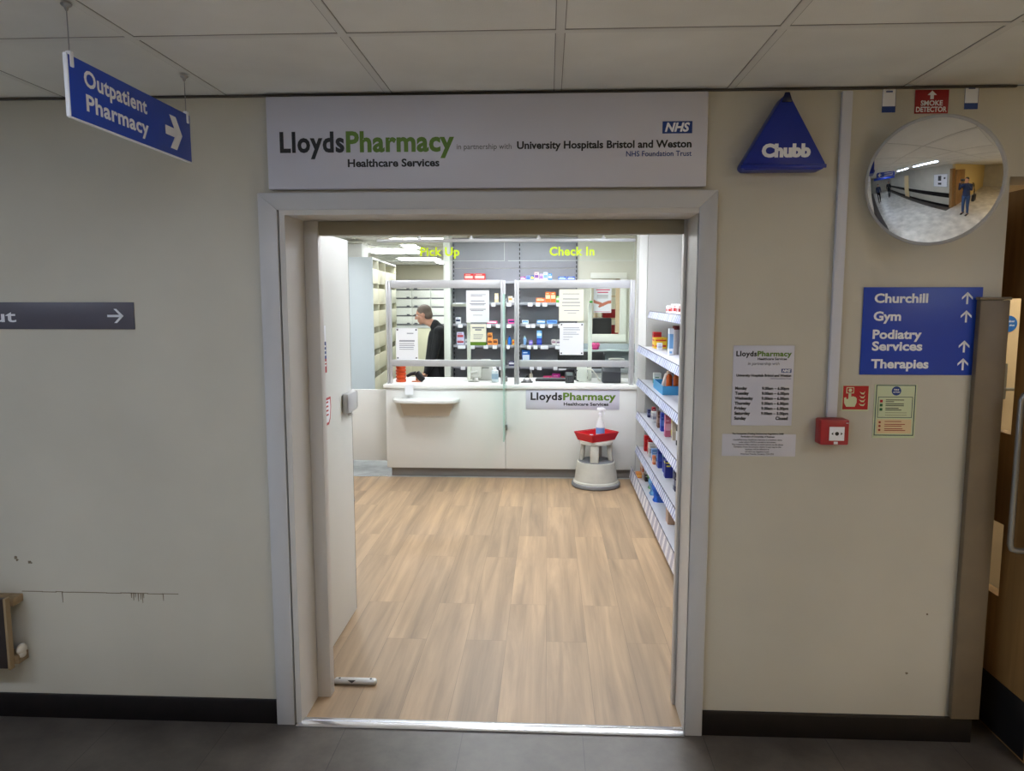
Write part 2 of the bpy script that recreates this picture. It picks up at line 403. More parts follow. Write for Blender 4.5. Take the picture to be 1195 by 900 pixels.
for z in (1.435, 1.455, 1.475, 1.385, 1.4): mb.box(-1.0386, .60, z, -1.0380, .655, z + .008, 0)
build('door_notice', mb, [signw_m, navy_m, red_m], d1)
mb = MB(Matrix(((0, 0, 1, 0), (1, 0, 0, 0), (0, 1, 0, 0), (0, 0, 0, 1))))
sh = [(.585, 1.235), (.71, 1.235), (.715, 1.19), (.70, 1.13), (.675, 1.105), (.61, 1.105)]
mb.prism(sh, -1.0395, -1.0385, 'z', 0)
cx, cz = .64, 1.175
mb.prism([(cx + (p[0] - cx) * .82, cz + (p[1] - cz) * .82) for p in sh], -1.0389, -1.0382, 'z', 1)
for z in (1.15, 1.17, 1.19, 1.21): mb.prism([(.60, z), (.67, z), (.67, z + .008), (.60, z + .008)], -1.0383, -1.0379, 'z', 0)
build('shield_sticker', mb, [red_m, signw_m], d1)
build('door_catch', MB().tube([(-1.06, 1.102, .6), (-1.06, 1.14, .6), (-1.06, 1.15, .585), (-1.06, 1.14, .57)], .008, 10).ball((-1.06, 1.14, .605), .014), alubright_m, d1)

# threshold
mb = MB().prism([(-.034, .0005), (.034, .0005), (.034, .004), (.022, .010), (.006, .0105), (.004, .008), (-.004, .008), (-.006, .0105), (-.022, .010), (-.034, .004)], -.998, .54, 'x')
for i in range(9): mb.lathe([(.004, 0), (.004, .0006), (.002, .001)], (-.93 + i * .18, .014, .0102), 10)
struct('trim_3', mb, alubright_m, 'shiny ribbed metal threshold strip across the doorway')

# door stop on the floor
t = thing('door_stop', 'small silver magnetic stop screwed to the oak floor inside the doorway', 'door stop', (-.845, .31, 0))
mb = MB().rbox(-.94, .295, 0.0005, -.75, .328, .026, .011, seg=3)
body = build('body', mb, mat('cast aluminium', (205, 205, 205), .35, .6), t)
build('wedge', MB().prism([(-.875, .026), (-.84, .026), (-.857, .012)], .2935, .2955), dgrey_m, body)
for x in (-.915, -.775): build('screw', MB().lathe([(.0055, 0), (.0055, .0012)], (x, .311, .0257), 12), dgrey_m, body)

# ------------------------------------------------------------------ signs in the corridor
def panel_sign(name, label, cat, x0, z0, x1, z1, th, m, y=-.001, r=.001):
    t = thing(name, label, cat, ((x0 + x1) / 2, y, z0))
    build('panel', MB().rbox(x0, y - th, z0, x1, y, z1, r), m, t)
    return t
def line(parent, m, s_, x, z, w=None, cap=.1, y=0., align='L', bold=0., shear=0., label=None, spacing=1.):
    """one line of lettering as a part of its own"""
    mb = MB(); text(mb, s_, x, z, w, cap, y, align, bold, shear=shear, spacing=spacing)
    o = build('lettering', mb, m, parent)
    if label: o['label'] = label
    return o
def brand(t, x0, x1, zb, cap, y, subcap=None):
    w = x1 - x0; xm = x0 + w * .385
    line(t, ink_m, 'Lloyds', x0, zb, w * .372, cap, y, bold=.034, spacing=1.09, label='dark lettering')
    line(t, green_m, 'Pharmacy', xm - w * .003, zb, w * .618, cap, y, bold=.034, spacing=1.05, label='green lettering')
    line(t, ink_m, 'Healthcare Services', x0 + w * .39, zb - cap * .80, w * .525, subcap or cap * .42, y, bold=.03, label='small dark lettering')
def logo(t, x0, z0, x1, z1, y):
    mb = MB(); mb.box(x0, y - .0001, z0, x1, y + .0005, z1); lo = build('logo_block', mb, navy_m, t)
    h = z1 - z0; mb = MB(); text(mb, 'NHS', (x0 + x1) / 2, z0 + h * .17, (x1 - x0) * .84, h * .68, y - .0005, 'C', bold=.04, shear=.25); build('logo_letters', mb, signw_m, lo)

# big fascia
FX0, FX1, FZ0, FZ1, FY = -1.03, .5625, 2.10, 2.428, -.03
t = panel_sign('fascia_sign', 'wide white pharmacy name board above the doorway', 'sign', FX0, FZ0, FX1, FZ1, FY * -1 - .001, pan_m, r=.003)
y = FY - .0008
brand(t, -.982, -.342, 2.232, .068, y, subcap=.026)
line(t, inkg_m, 'in partnership with', -.333, 2.236, .198, .019, y, label='thin grey lettering')
line(t, ink_m, 'University Hospitals Bristol and Weston', -.115, 2.236, .622, .025, y, bold=.03, label='dark trust lettering')
line(t, navy_m, 'NHS Foundation Trust', .508, 2.206, .232, .018, y, 'R', bold=.01, label='blue lettering')
logo(t, .403, 2.284, .508, 2.326, y)

# hanging sign (faces +x)
HXs = -1.2135
t = thing('hanging_sign', 'blue outpatient sign hanging on two wires from the ceiling', 'sign', (HXs, -.575, 2.16))
build('panel', MB().rbox(HXs - .004, -.9, 2.160, HXs + .004, -.25, 2.312, .001), [blue_m], t)
build('edge_trim', MB().rbox(HXs - .0055, -.906, 2.158, HXs + .0055, -.9, 2.314, .002).rbox(HXs - .005, -.9, 2.156, HXs + .005, -.25, 2.1595, .001), signw_m, t)
RX = Matrix.Translation((HXs + .0046, -.575, 0)) @ Matrix.Rotation(pi / 2, 4, 'Z')
for s_, x, z in (('Outpatient', -.262, 2.252), ('Pharmacy', -.258, 2.190)):
    mb = MB(RX); text(mb, s_, x, z, .31, .040, 0, bold=.028, spacing=1.05); build('lettering', mb, signw_m, t)
mb = MB(RX); a = lambda u, w: (.212 + u, 0, 2.232 + w)
mb.poly([a(-.058, -.014), a(.012, -.014), a(.012, .014), a(-.058, .014)]); 
mb.poly([a(.052, 0), a(.012, .052), a(-.03, .052), a(.01, 0)]); mb.poly([a(.052, 0), a(.01, 0), a(-.03, -.052), a(.012, -.052)])
build('arrow', mb, signw_m, t)
for yy, zt in ((-.885, 2.312), (-.268, 2.312)):
    c = build('clip', MB().rbox(HXs - .007, yy - .007, 2.283, HXs + .007, yy + .007, 2.322, .002), signw_m, t)
    build('wire', MB().tube([(HXs, yy, 2.32), (HXs, yy, HC - .02)], .0014, 6).lathe([(.003, 0), (.006, .008), (.012, .012), (.014, .016)], (HXs, yy, HC - .021), 12), steel_m, t)

# grey way-out sign at the left edge
t = panel_sign('direction_sign', 'grey wall sign with white arrow at the left edge', 'sign', -2.55, 1.583, -1.579, 1.686, .004, mat('sign slate grey', (82, 80, 92), .4))
mb = MB(); text(mb, 'Out', -2.045, 1.611, .19, .044, -.0056, 'R', bold=.015); build('lettering', mb, signw_m, t)
build('arrow', arrow(MB(), -1.652, 1.634, .064, 0, .009, -.0056, head=.027), signw_m, t)

# triangular alarm sounder
t = thing('alarm_sounder', 'blue triangular alarm box on the wall', 'alarm', (.822, 0, 2.14))
def rtri(x0, x1, z0, z1, ax, r, n=5):
    pts = [(x0, z0), (x1, z0), (ax, z1)]; out = []
    for i in range(3):
        p = Vector(pts[i]); a_ = (Vector(pts[i - 1]) - p).normalized(); b_ = (Vector(pts[(i + 1) % 3]) - p).normalized()
        half = math.acos(max(-1, min(1, a_.dot(b_)))) / 2; d = r / math.tan(half); c = p + (a_ + b_).normalized() * (r / sin(half))
        s0 = p + a_ * d; s1 = p + b_ * d
        A0 = atan2(*(s0 - c).yx); A1 = atan2(*(s1 - c).yx)
        while A1 - A0 > pi: A1 -= 2 * pi
        while A1 - A0 < -pi: A1 += 2 * pi
        out += [(c.x + r * cos(A0 + (A1 - A0) * k / n), c.y + r * sin(A0 + (A1 - A0) * k / n)) for k in range(n + 1)]
    return out
build('housing', MB().prism(rtri(.664, .975, 2.148, 2.418, .822, .016), -.075, -.001, 'y', r=.004), bluedk_m, t)
build('apex_lens', MB().prism([(.803, 2.375), (.841, 2.375), (.83, 2.409), (.814, 2.409)], -.079, -.0752, 'y', r=.002), mat('dark blue lens', (10, 16, 60), .2), t)
build('base_lip', MB().rbox(.672, -.079, 2.153, .966, -.0752, 2.166, .0018), bluedk_m, t)
mb = MB(); text(mb, 'Chubb', .826, 2.193, .168, .040, -.0762, 'C', bold=.06); build('lettering', mb, signw_m, t)

# trunking and call point
t = thing('cable_trunking', 'white vertical cable trunking between ceiling and red call point', 'trunking', (1.05, 0, 1.27))
build('duct', MB().rbox(1.031, -.018, 1.2635, 1.068, -.0008, HC - .0135, .003), mat('trunking white plastic', (200, 203, 214), .4), t)
t = thing('fire_call_point', 'red break glass fire alarm box at the foot of the white trunking', 'alarm', (1.048, 0, 1.165))
hb = build('housing', MB().rbox(.995, -.06, 1.168, 1.098, -.0008, 1.262, .006), redbox_m, t)
gp = build('press_plate', MB().rbox(1.026, -.0632, 1.185, 1.080, -.0602, 1.236, .001), signw_m, t)
mb = MB()
for i in range(1): mb.lathe([(.0, 0), (.007, 0), (.007, .0008)], (0, 0, 0), 16)
mb.v = [(p[0] + 1.053, -.0634 - p[2], p[1] + 1.211) for p in mb.v]
mb.prism([(1.033, 1.211), (1.0395, 1.2165), (1.0395, 1.2055)], -.0642, -.0634); mb.prism([(1.073, 1.211), (1.0665, 1.2165), (1.0665, 1.2055)], -.0642, -.0634)
build('press_marks', mb, blk_m, gp)
build('key_tab', MB().box(1.044, -.0622, 1.172, 1.058, -.0602, 1.181), signw_m, hb); build('indicator', MB().lathe([(.0045, 0), (.0045, .002)], (1.089, -.0608, 1.249), 10), signw_m, hb)

# blue directional sign right
t = panel_sign('ward_direction_sign', 'large blue wall sign listing four departments with up arrows', 'sign', 1.146, 1.422, 1.567, 1.741, .004, blue_m)
for s_, z, w in (('Churchill', 1.686, .19), ('Gym', 1.621, .098), ('Podiatry', 1.555, .175), ('Services', 1.512, .180), ('Therapies', 1.447, .206)):
    line(t, signw_m, s_, 1.185, z, w, .031, -.0056, bold=.034)
for z in (1.702, 1.636, 1.527, 1.462): build('arrow', arrow(MB(), 1.513, z, .044, 90, .007, -.0056, head=.019), signw_m, t)

# opening hours poster
t = panel_sign('opening_hours_poster', 'white opening hours poster beside the door frame', 'poster', .686, 1.229, .908, 1.528, .003, pan_m)
y = -.0046
brand(t, .696, .898, 1.489, .018, y, subcap=.0085)
line(t, inkg_m, 'in partnership with', .797, 1.456, .115, .011, y, 'C', shear=.15, label='slanted grey lettering')
logo(t, .863, 1.428, .899, 1.442, y)
line(t, ink_m, 'University Hospitals Bristol and Weston', .699, 1.413, .2, .0088, y, bold=.045); line(t, navy_m, 'NHS Foundation Trust', .899, 1.4035, .074, .0055, y, 'R', label='blue lettering')
for i, dn in enumerate(('Monday', 'Tuesday', 'Wednesday', 'Thursday', 'Friday', 'Saturday', 'Sunday')):
    z = 1.364 - i * .0188; w = {'Wednesday': .067}.get(dn, .0073 * len(dn))
    line(t, ink_m, dn, .696, z, w, .0106, y, bold=.045)
    if i < 6: line(t, ink_m, '9.00am \u2013 %s.00pm' % ('6' if i < 5 else '5'), .894, z, .1, .0102, y, 'R', bold=.045)
    else: line(t, ink_m, 'Closed', .893, z, .045, .0115, y, 'R', bold=.045)

# ownership notice
t = panel_sign('ownership_notice', 'small pale printed notice under the opening hours poster', 'notice', .655, 1.112, .927, 1.196, .0008, mat('pale film', (200, 200, 210), .4))
mb = MB(); y = -.0024
for s_, z, w, b in (('The Companies (Trading Disclosures) Regulations 2008', 1.195, .19, .012), ('Particulars of Ownership of Business', 1.184, .124, .012),
                    ('LloydsPharmacy Healthcare Services is a business name', 1.172, .18, 0), ('under which LPHCS is carried on its business.', 1.163, .138, 0),
                    ('The registered Office address at which service on the above', 1.154, .19, 0), ('Company of any documents relating in any way to the', 1.145, .175, 0),
                    ('business will be effective is:', 1.136, .088, 0), ('LP HCS Ltd, Sapphire Court', 1.1265, .088, 0), ('Walsgrave Triangle, Coventry, CV2 2TX', 1.118, .124, 0)):
    text(mb, s_, .786, z, w, .0053, y, 'C', bold=.02 + b * 2)
build('lettering', mb, ink_m, t)

# fire point symbol sign
lum = mat('pale luminous green', (198, 208, 172), .5)
t = panel_sign('fire_symbol_sign', 'red sign with a pressing hand and flames', 'sign', 1.088, 1.286, 1.186, 1.381, .0012, lum)
y = -.0024
build('red_field', MB().box(1.091, y, 1.292, 1.183, -.0022, 1.380), red_m, t)
mb = MB(); y2 = -.0026
hx = 1.1165
mb.prism([(hx - .014, 1.375 - .0), (hx + .014, 1.375), (hx + .014, 1.352), (hx - .014, 1.352)], y2, -.0024)
mb.prism([(hx - .005, 1.362), (hx + .004, 1.362), (hx + .0045, 1.34), (hx + .013, 1.341), (hx + .021, 1.338), (hx + .025, 1.332), (hx + .025, 1.318), (hx + .019, 1.302), (hx - .012, 1.302), (hx - .02, 1.316), (hx - .021, 1.335), (hx - .014, 1.338), (hx - .0115, 1.33), (hx - .0055, 1.332)], y2, -.0024)
for k in range(4):
    z = 1.303 + k * .0145; w = .016 - k * .001
    mb.prism([(1.16 - w * .7, z + .012), (1.16 - w * .2, z + .003), (1.16 + w * .5, z + .002), (1.16 + w * .85, z + .014), (1.16 + w * .35, z + .0075), (1.16 - w * .15, z + .008)], y2, -.0024)
build('pictogram', mb, lum, t)
build('pictogram_window', MB().box(hx - .011, -.0029, 1.355, hx + .011, -.0027, 1.372), red_m, t)
build('pictogram_dot', MB().prism([(hx + .0065 * cos(i * pi / 6), 1.3635 + .0065 * sin(i * pi / 6)) for i in range(12)], -.0032, -.003), lum, t)

# fire action notice
t = panel_sign('fire_action_notice', 'cream fire action notice with dark border and blue disc', 'notice', 1.205, 1.186, 1.358, 1.386, .0012, lum)
def outline(mb, x0, z0, x1, z1, w, ya, yb):
    for q in ((x0, z0, x1, z0 + w), (x0, z1 - w, x1, z1), (x0, z0 + w, x0 + w, z1 - w), (x1 - w, z0 + w, x1, z1 - w)): mb.box(q[0], ya, q[1], q[2], yb, q[3])
mb = MB(); outline(mb, 1.21, 1.195, 1.353, 1.384, .003, -.0028, -.0022); outline(mb, 1.219, 1.262, 1.344, 1.340, .002, -.0028, -.0022)
build('border', mb, mat('dark teal ink', (30, 66, 80), .5), t)
build('lower_box', MB().box(1.219, -.0026, 1.203, 1.344, -.0022, 1.256), mat('peach panel', (214, 190, 150), .5), t)
mb = MB(); mb.prism([(1.2835 + .017 * cos(i * pi / 12), 1.362 + .017 * sin(i * pi / 12)) for i in range(24)], -.0028, -.0022); build('blue_disc', mb, navy_m, t)
mb = MB(); text(mb, 'FIRE', 1.2835, 1.364, .018, .005, -.003, 'C', bold=.02); text(mb, 'ACTION', 1.2835, 1.355, .024, .005, -.003, 'C', bold=.02); build('lettering', mb, signw_m, t)
mb = MB()
for z, w in ((1.327, .066), (1.3205, .03), (1.312, .066), (1.3055, .066), (1.296, .048), (1.2895, .058)): mb.box(1.247, -.0026, z, 1.247 + w, -.0023, z + .0028)
for z in (1.28, 1.271): mb.box(1.247, -.0026, z, 1.325, -.0023, z + .0012)
build('print', mb, ink_m, t)
mb = MB()
for z, w in ((1.2465, .06), (1.236, .074), (1.2295, .062), (1.2195, .066), (1.213, .076)): mb.box(1.247, -.003, z, 1.247 + w, -.0027, z + .0028)
for z in (1.245, 1.231, 1.216): mb.prism([(1.229 + .0045 * cos(i * pi / 5), z + .0045 * sin(i * pi / 5)) for i in range(10)], -.003, -.0027)
build('red_icon', MB().box(1.226, -.003, 1.319, 1.236, -.0023, 1.329), red_m, t)
build('red_print', mb, mat('dull red ink', (150, 60, 44), .5), t)
build('green_icon', MB().box(1.226, -.003, 1.304, 1.236, -.0023, 1.314).box(1.226, -.003, 1.288, 1.236, -.0023, 1.298), mat('icon green', (30, 90, 50), .5), t)

# stickers above the mirror
def sticker(x0, z0, label):
    t = panel_sign('paper_sticker', label, 'sticker', x0, z0, x0 + .047, z0 + .085, .0008, signw_m)
    t['group'] = 'white and blue stickers above the mirror'
    build('blue_band', MB().box(x0, -.0022, z0, x0 + .047, -.0019, z0 + .02), navy_m, t)
    mb = MB(); outline(mb, x0, z0 + .02, x0 + .047, z0 + .085, .0012, -.0022, -.0019); mb.box(x0 + .012, -.0022, z0 + .069, x0 + .035, -.0019, z0 + .074); build('print', mb, navy_m, t)
sticker(1.175, 2.354, 'white and blue sticker between the trunking and the red smoke detector sign')
sticker(1.458, 2.362, 'white and blue sticker right of the red smoke detector sign')
t = panel_sign('smoke_detector_sign', 'small red sign with white up arrow above the mirror', 'sign', 1.288, 2.349, 1.404, 2.430, .001, mat('deep red sign', (150, 12, 22), .45))
mb = MB(); text(mb, 'SMOKE', 1.346, 2.3765, .076, .0165, -.0026, 'C', bold=.03); text(mb, 'DETECTOR', 1.346, 2.355, .106, .0165, -.0026, 'C', bold=.03)
mb.prism([(1.340, 2.398), (1.352, 2.398), (1.352, 2.412), (1.362, 2.412), (1.346, 2.427), (1.330, 2.412), (1.340, 2.412)], -.0027, -.0023)
build('lettering', mb, signw_m, t)

# convex mirror
MR, MA = .202, radians(20.5)
mc = Vector((1.286, -.165, 2.092)); nrm = Vector((-sin(radians(37)) * cos(radians(7)), -cos(radians(37)) * cos(radians(7)), -sin(radians(7))))
t = thing('convex_mirror', 'round convex safety mirror above the blue direction sign', 'mirror', tuple(mc))
u_ = nrm.cross(Vector((0, 0, 1))).normalized() * -1; v_ = nrm.cross(u_) * -1
MX = Matrix(((u_.x, v_.x, nrm.x, mc.x), (u_.y, v_.y, nrm.y, mc.y), (u_.z, v_.z, nrm.z, mc.z), (0, 0, 0, 1)))
if MX.to_3x3().determinant() < 0: MX = MX @ Matrix.Scale(-1, 4, (1, 0, 0))
Rs = MR / sin(MA); prof = [(max(Rs * sin(MA * (1 - k / 24)), 1e-4), Rs * cos(MA * (1 - k / 24)) - Rs * cos(MA)) for k in range(25)]
mb = MB(MX); mb.lathe([(MR, -.002)] + prof, (0, 0, .004), 72); build('dome', mb, mirror_m, t, smooth=40)
mb = MB(MX); mb.lathe([(MR - .004, -.014), (MR + .010, -.014), (MR + .012, -.004), (MR + .008, .003), (MR + .0005, .0038)], (0, 0, 0), 72)
build('rim', mb, rim_m, t)
mb = MB(MX); mb.lathe([(.06, -.03), (MR, -.0125)], (0, 0, 0), 48); build('backing', mb, rim_m, t)
build('bracket', MB().tube([tuple(mc + nrm * -.03), (1.40, -.07, 2.10), (1.42, -.02, 2.10)], .012, 10).rbox(1.38, -.012, 2.04, 1.46, -.001, 2.16, .003), steel_m, t)

# bumper rail end, left
t = thing('wall_bumper_rail', 'broken dark brown bumper board on the wall at the left edge', 'rail', (-2.4, 0, .23))
build('board', MB().rbox(-3.2, -.085, .242, -2.128, -.062, .528, .003), mat('dark brown laminate', (40, 30, 28), .4, var=.15, vscale=12), t)
build('edge_band', MB().box(-2.1275, -.0855, .238, -2.118, -.06, .53), mat('dull lipping', (150, 128, 96), .6), t)
build('batten', MB().rbox(-2.26, -.061, .49, -2.105, -.0012, .522, .003), mat('raw batten', (134, 112, 82), .7, var=.15, vscale=25), t)
build('batten', MB().rbox(-2.26, -.061, .25, -2.1, -.0012, .285, .003), mat('raw batten', (134, 112, 82), .7), t)
build('filler_lump', MB().ball((-2.108, -.03, .30), (.016, .026, .022), n=8).ball((-2.102, -.035, .28), (.01, .02, .014), n=8), mat('plaster', (190, 182, 168), .8), t)

# right end: protective board, oak door
t = thing('corner_guard_board', 'taupe painted timber board covering the wall end at right', 'board', (1.6, 0, .09))
build('board', MB().rbox(1.547, -.03, .102, 1.652, -.001, 1.695, .004), taupe_m, t)
build('cap_strip', MB().rbox(1.543, -.033, 1.6955, 1.655, -.0005, 1.706, .002), taupe_m, t)
d2 = thing('door_2', 'oak door standing open at the right edge', 'door', (0, 0, 0), kind='structure')
LX = 1.745
vx0, vx1 = .065, .25                          # two slot windows, one above the other
panes = ((.555, .84), (1.19, 1.70))
mb = MB(); mb.box(LX, -.16, .012, LX + .045, vx0, 2.1); mb.box(LX, vx1, .012, LX + .045, .76, 2.1)
for z0, z1 in ((.012, .555), (.84, 1.19), (1.70, 2.1)): mb.box(LX, vx0, z0, LX + .045, vx1, z1)
lf = build('door_leaf', mb, oak_m, d2)
for z0, z1 in panes: build('vision_glass', MB().box(LX + .018, vx0 - .001, z0, LX + .026, vx1 + .001, z1), glass_m, d2)
build('kick_plate', MB().rbox(LX - .003, -.155, .02, LX - .0003, .74, .235, .001), blk_m, d2)
build('leaf_edge', MB().box(LX + .001, -.164, .012, LX + .044, -.1602, 2.1), mat('pale lipping', (150, 126, 92), .5), d2)
build('lock_plate', MB().box(LX + .01, -.167, .16, LX + .035, -.1642, .42).box(LX + .014, -.171, .25, LX + .03, -.167, .29), steel_m, d2)
hy = -.095
pts = [(LX, hy, 1.36), (LX - .055, hy, 1.36)] + [(LX - .07, hy, 1.36 - .0)] 
pts = [(LX - .001, hy, 1.365), (LX - .045, hy, 1.365), (LX - .063, hy, 1.359), (LX - .07, hy, 1.342), (LX - .07, hy, .815), (LX - .063, hy, .798), (LX - .045, hy, .792), (LX - .001, hy, .792)]
hd = build('pull_handle', MB().tube(pts, .0105, 12), steel_m, d2)
for z in (1.365, .792):
    mb = MB(Matrix.Translation((LX - .0005, hy, z)) @ Matrix.Rotation(-pi / 2, 4, 'Y')); mb.lathe([(.026, 0), (.026, .004), (.022, .006)], (0, 0, 0), 20); build('handle_rose', mb, steel_m, hd)
build('door_frame', MB().box(1.76, .81, 0, 1.86, .86, 2.13).box(1.636, .165, 0, 1.66, .205, 2.125), oak_m, d2)
# room behind the oak door
struct('wall_beyond', boxes((1.64, 2.4, 0, 4.3, 2.5, HC), (4.2, .2, 0, 4.3, 2.4, HC), (1.635, .2, 0, 1.66, 2.4, HC)), mat('room beyond paint', (214, 196, 164), .55), 'pale walls of the lit space beyond the oak door')
struct('floor_beyond', boxes((1.64, 0, -.06, 4.3, 2.5, -.0005)), tilefloor_m, 'floor beyond the oak door')
struct('ceiling_beyond', boxes((1.64, .2, HC, 4.3, 2.5, HC + .05)), ceil_m, 'ceiling beyond the oak door')
d3 = thing('door_3', 'beige door glimpsed through the slot of the oak door', 'door', (0, 0, 0), kind='structure')
build('door_leaf', MB().rbox(2.05, 1.5, .01, 2.95, 1.545, 2.05, .003), beige_m, d3)
mb = MB(); mb.prism([(2.556 + .045 * cos(i * pi / 12), 1.561 + .045 * sin(i * pi / 12)) for i in range(24)], 1.4965, 1.4992); build('disc_sign', mb, mat('mandatory blue', (20, 96, 180), .4), d3)
mb = MB(); text(mb, 'Fire door', 2.556, 1.570, .06, .011, 1.496, 'C', bold=.02); text(mb, 'keep shut', 2.556, 1.548, .06, .011, 1.496, 'C', bold=.02); build('lettering', mb, signw_m, d3)
build('door_lock', MB().rbox(2.515, 1.482, 1.14, 2.56, 1.4995, 1.34, .003).tube([(2.538, 1.482, 1.20), (2.538, 1.45, 1.20), (2.60, 1.45, 1.20)], .009, 8), steel_m, d3)
t = thing('ceiling_light', 'ceiling panel lighting the space beyond the oak door', 'light', (2.6, .9, HC), 'corridor lights')
build('diffuser', MB().rbox(2.3, .6, HC - .02, 2.9, 1.2, HC - .001, .003), mat('lit diffuser warm white', (255, 240, 214), .4, emit=7.), t)

# corridor strip lights: nearest pair mirrored, right one unseen, added to brighten the wall
for i, x in enumerate((-.95, -2.85, -6.5, -10., 2.7)):
    t = thing('strip_light', ('strip light under the corridor ceiling, ' + ('nearest to the pharmacy door', 'second from the pharmacy door', 'third from the pharmacy door', 'farthest from the pharmacy door', 'unseen, added right of the oak door to brighten the wall')[i]), 'light', (x, -1.85, HC - .02), 'corridor lights')
    build('diffuser', MB().rbox(x - .6, -1.93, HC - .018, x + .6, -1.77, HC - .004, .004), tube_m, t)
    build('housing', MB().box(x - .62, -1.95, HC - .014, x + .62, -1.9305, HC - .001).box(x - .62, -1.7695, HC - .014, x + .62, -1.75, HC - .001), signw_m, t)
t = thing('ceiling_light', 'unseen warm ceiling panel over the yellow side corridor, lighting the right wall', 'light', (2.6, -4.4, HC), 'corridor lights')  # unseen panel, set clear of the mirror to light the right wall
build('diffuser', MB().rbox(2.3, -5., HC - .03, 2.9, -3.8, HC - .005, .003), warm_m, t)

# facing wall things seen in the mirror
t = thing('notice_board', 'white notice board on the facing wall', 'notice board', (-1.7, OY, 1.25))
build('board', MB().rbox(-2.18, OY + .001, 1.2, -1.22, OY + .018, 1.95, .003), signw_m, t)
mb = MB(); outline(mb, -2.18, 1.2, -1.22, 1.95, .02, OY + .0182, OY + .022); build('frame', mb, alu_m, t)
for q in ((-1.84, 1.56, -1.62, 1.85), (-1.45, 1.66, -1.34, 1.76), (-1.84, 1.33, -1.6, 1.45)): build('pinned_sheet', MB().box(q[0], OY + .0185, q[1], q[2], OY + .02, q[3]), dgrey_m, t)
d4 = thing('door_4', 'oak doorway at the corner of the side corridor', 'door', (0, 0, 0), kind='structure')
build('door_frame', MB().box(OX - .12, OY, 0, OX + .03, OY + .04, 2.2).box(OX, OY - .2, 0, OX + .03, OY, 2.2), oak_m, d4)
build('door_leaf', MB().rbox(OX + .035, OY - 1.15, .01, OX + .08, OY - .22, 2.12, .003), oak_m, d4)
d5 = thing('door_5', 'cream door coloured bright for a warmly lit doorway far along the facing wall', 'door', (0, 0, 0), kind='structure')
build('door_leaf', MB().rbox(-6.2, OY + .001, .01, -5.3, OY + .035, 2.05, .003), mat('doorway glow cream', (240, 214, 160), .5), d5)  # warm light of a doorway put into the bright cream of this panel
t = thing('hanging_sign', 'blue sign hanging across the far end of the corridor', 'sign', (-7.4, -1.3, 2.0))
build('panel', MB().rbox(-7.406, -2.9, 2.02, -7.394, -.4, 2.25, .002), blue_m, t)
for yy in (-2.7, -.6): build('wire', MB().tube([(-7.4, yy, 2.25), (-7.4, yy, HC - .006)], .003, 6), steel_m, t)

# ================================================================== the pharmacy shell
RXW, LXW, BY = 1.27, -3.7, 14.0
BK = 6.0          # plane of the dark shelving back
struct('floor_shop', boxes((LXW, .0, -.06, RXW, 4.2, 0.0)), woodfloor_m, 'light oak plank floor inside the pharmacy')
struct('floor_staff', boxes((LXW, 4.2, -.06, RXW, BY, -.0008)), staff_m, 'grey floor behind the pharmacy counter')
struct('ceiling_shop', boxes((LXW, .2, HC + .003, RXW, BY, HC + .08)), shopceil_m, 'white tiled ceiling of the pharmacy')
g = MB()
for k in range(-7, 3):
    x = .03 + .6135 * k
    if LXW < x < RXW: g.box(x - .012, .2, HC - .004, x + .012, BY, HC + .003)
for k in range(1, 23): g.box(LXW, .2 + .6135 * k - .012, HC - .0035, RXW, .2 + .6135 * k + .012, HC + .003)
struct('trim_4', g, mat('shop grid bar', (214, 212, 204), .5), 'pale ceiling grid of the pharmacy')
struct('wall_shop_left', boxes((LXW - .1, .2, 0, LXW, BY, HC)), shopwall_m, 'left wall of the pharmacy')
struct('wall_shop_right', boxes((RXW, .2, 0, RXW + .1, BY, HC)), shopwall_m, 'right wall of the pharmacy')
struct('wall_shop_far', boxes((LXW, BY, 0, RXW, BY + .1, HC)), mat('far cream wall', (226, 222, 200), .6), 'cream far wall of the dispensary')
struct('wall_nib', boxes((.905, 4.14, 0, RXW, 4.24, HC)), nib_m, 'pale grey nib wall where the customer shelves end')
struct('wall_column', boxes((.832, 4.19, 0, .904, 4.42, HC)), white_m, 'white post at the right end of the counter')
# back wall right of the dark shelves with an internal window
wx0, wx1, wz0, wz1 = .50, .83, 1.285, 1.93
struct('wall_back', boxes((.335, BK, 0, wx0, BK + .12, HC), (wx1, BK, 0, RXW, BK + .12, HC), (wx0, BK, 0, wx1, BK + .12, wz0), (wx0, BK, wz1, wx1, BK + .12, HC)), mat('staff wall grey cream', (214, 214, 200), .6), 'cream wall with a small window behind the check in counter')
mb = MB(); ring = [(wx0 - .012, wz0 - .085, wx1 + .075, wz0), (wx0 - .012, wz1, wx1 + .075, wz1 + .065), (wx0 - .012, wz0, wx0, wz1), (wx1, wz0, wx1 + .075, wz1)]
for q in ring: mb.rbox(q[0], BK - .03, q[1], q[2], BK - .001, q[3], .002)
w1 = thing('window_1', 'white framed window behind the check in counter', 'window', (0, BK, 0), kind='structure')
build('window_frame', mb, mat('window frame white', (232, 234, 224), .4), w1)
build('reveal', MB().box(wx1 - .045, BK + .02, wz0 + .02, wx1 - .001, BK + .06, wz1 - .001), beige_m, w1)
struct('wall_office', boxes((-.9, 8.4, 0, RXW, 8.5, HC), (-.95, BK + .12, 0, -.9, 8.5, HC)), mat('office wall', (216, 212, 190), .6), 'office wall seen through the small window')

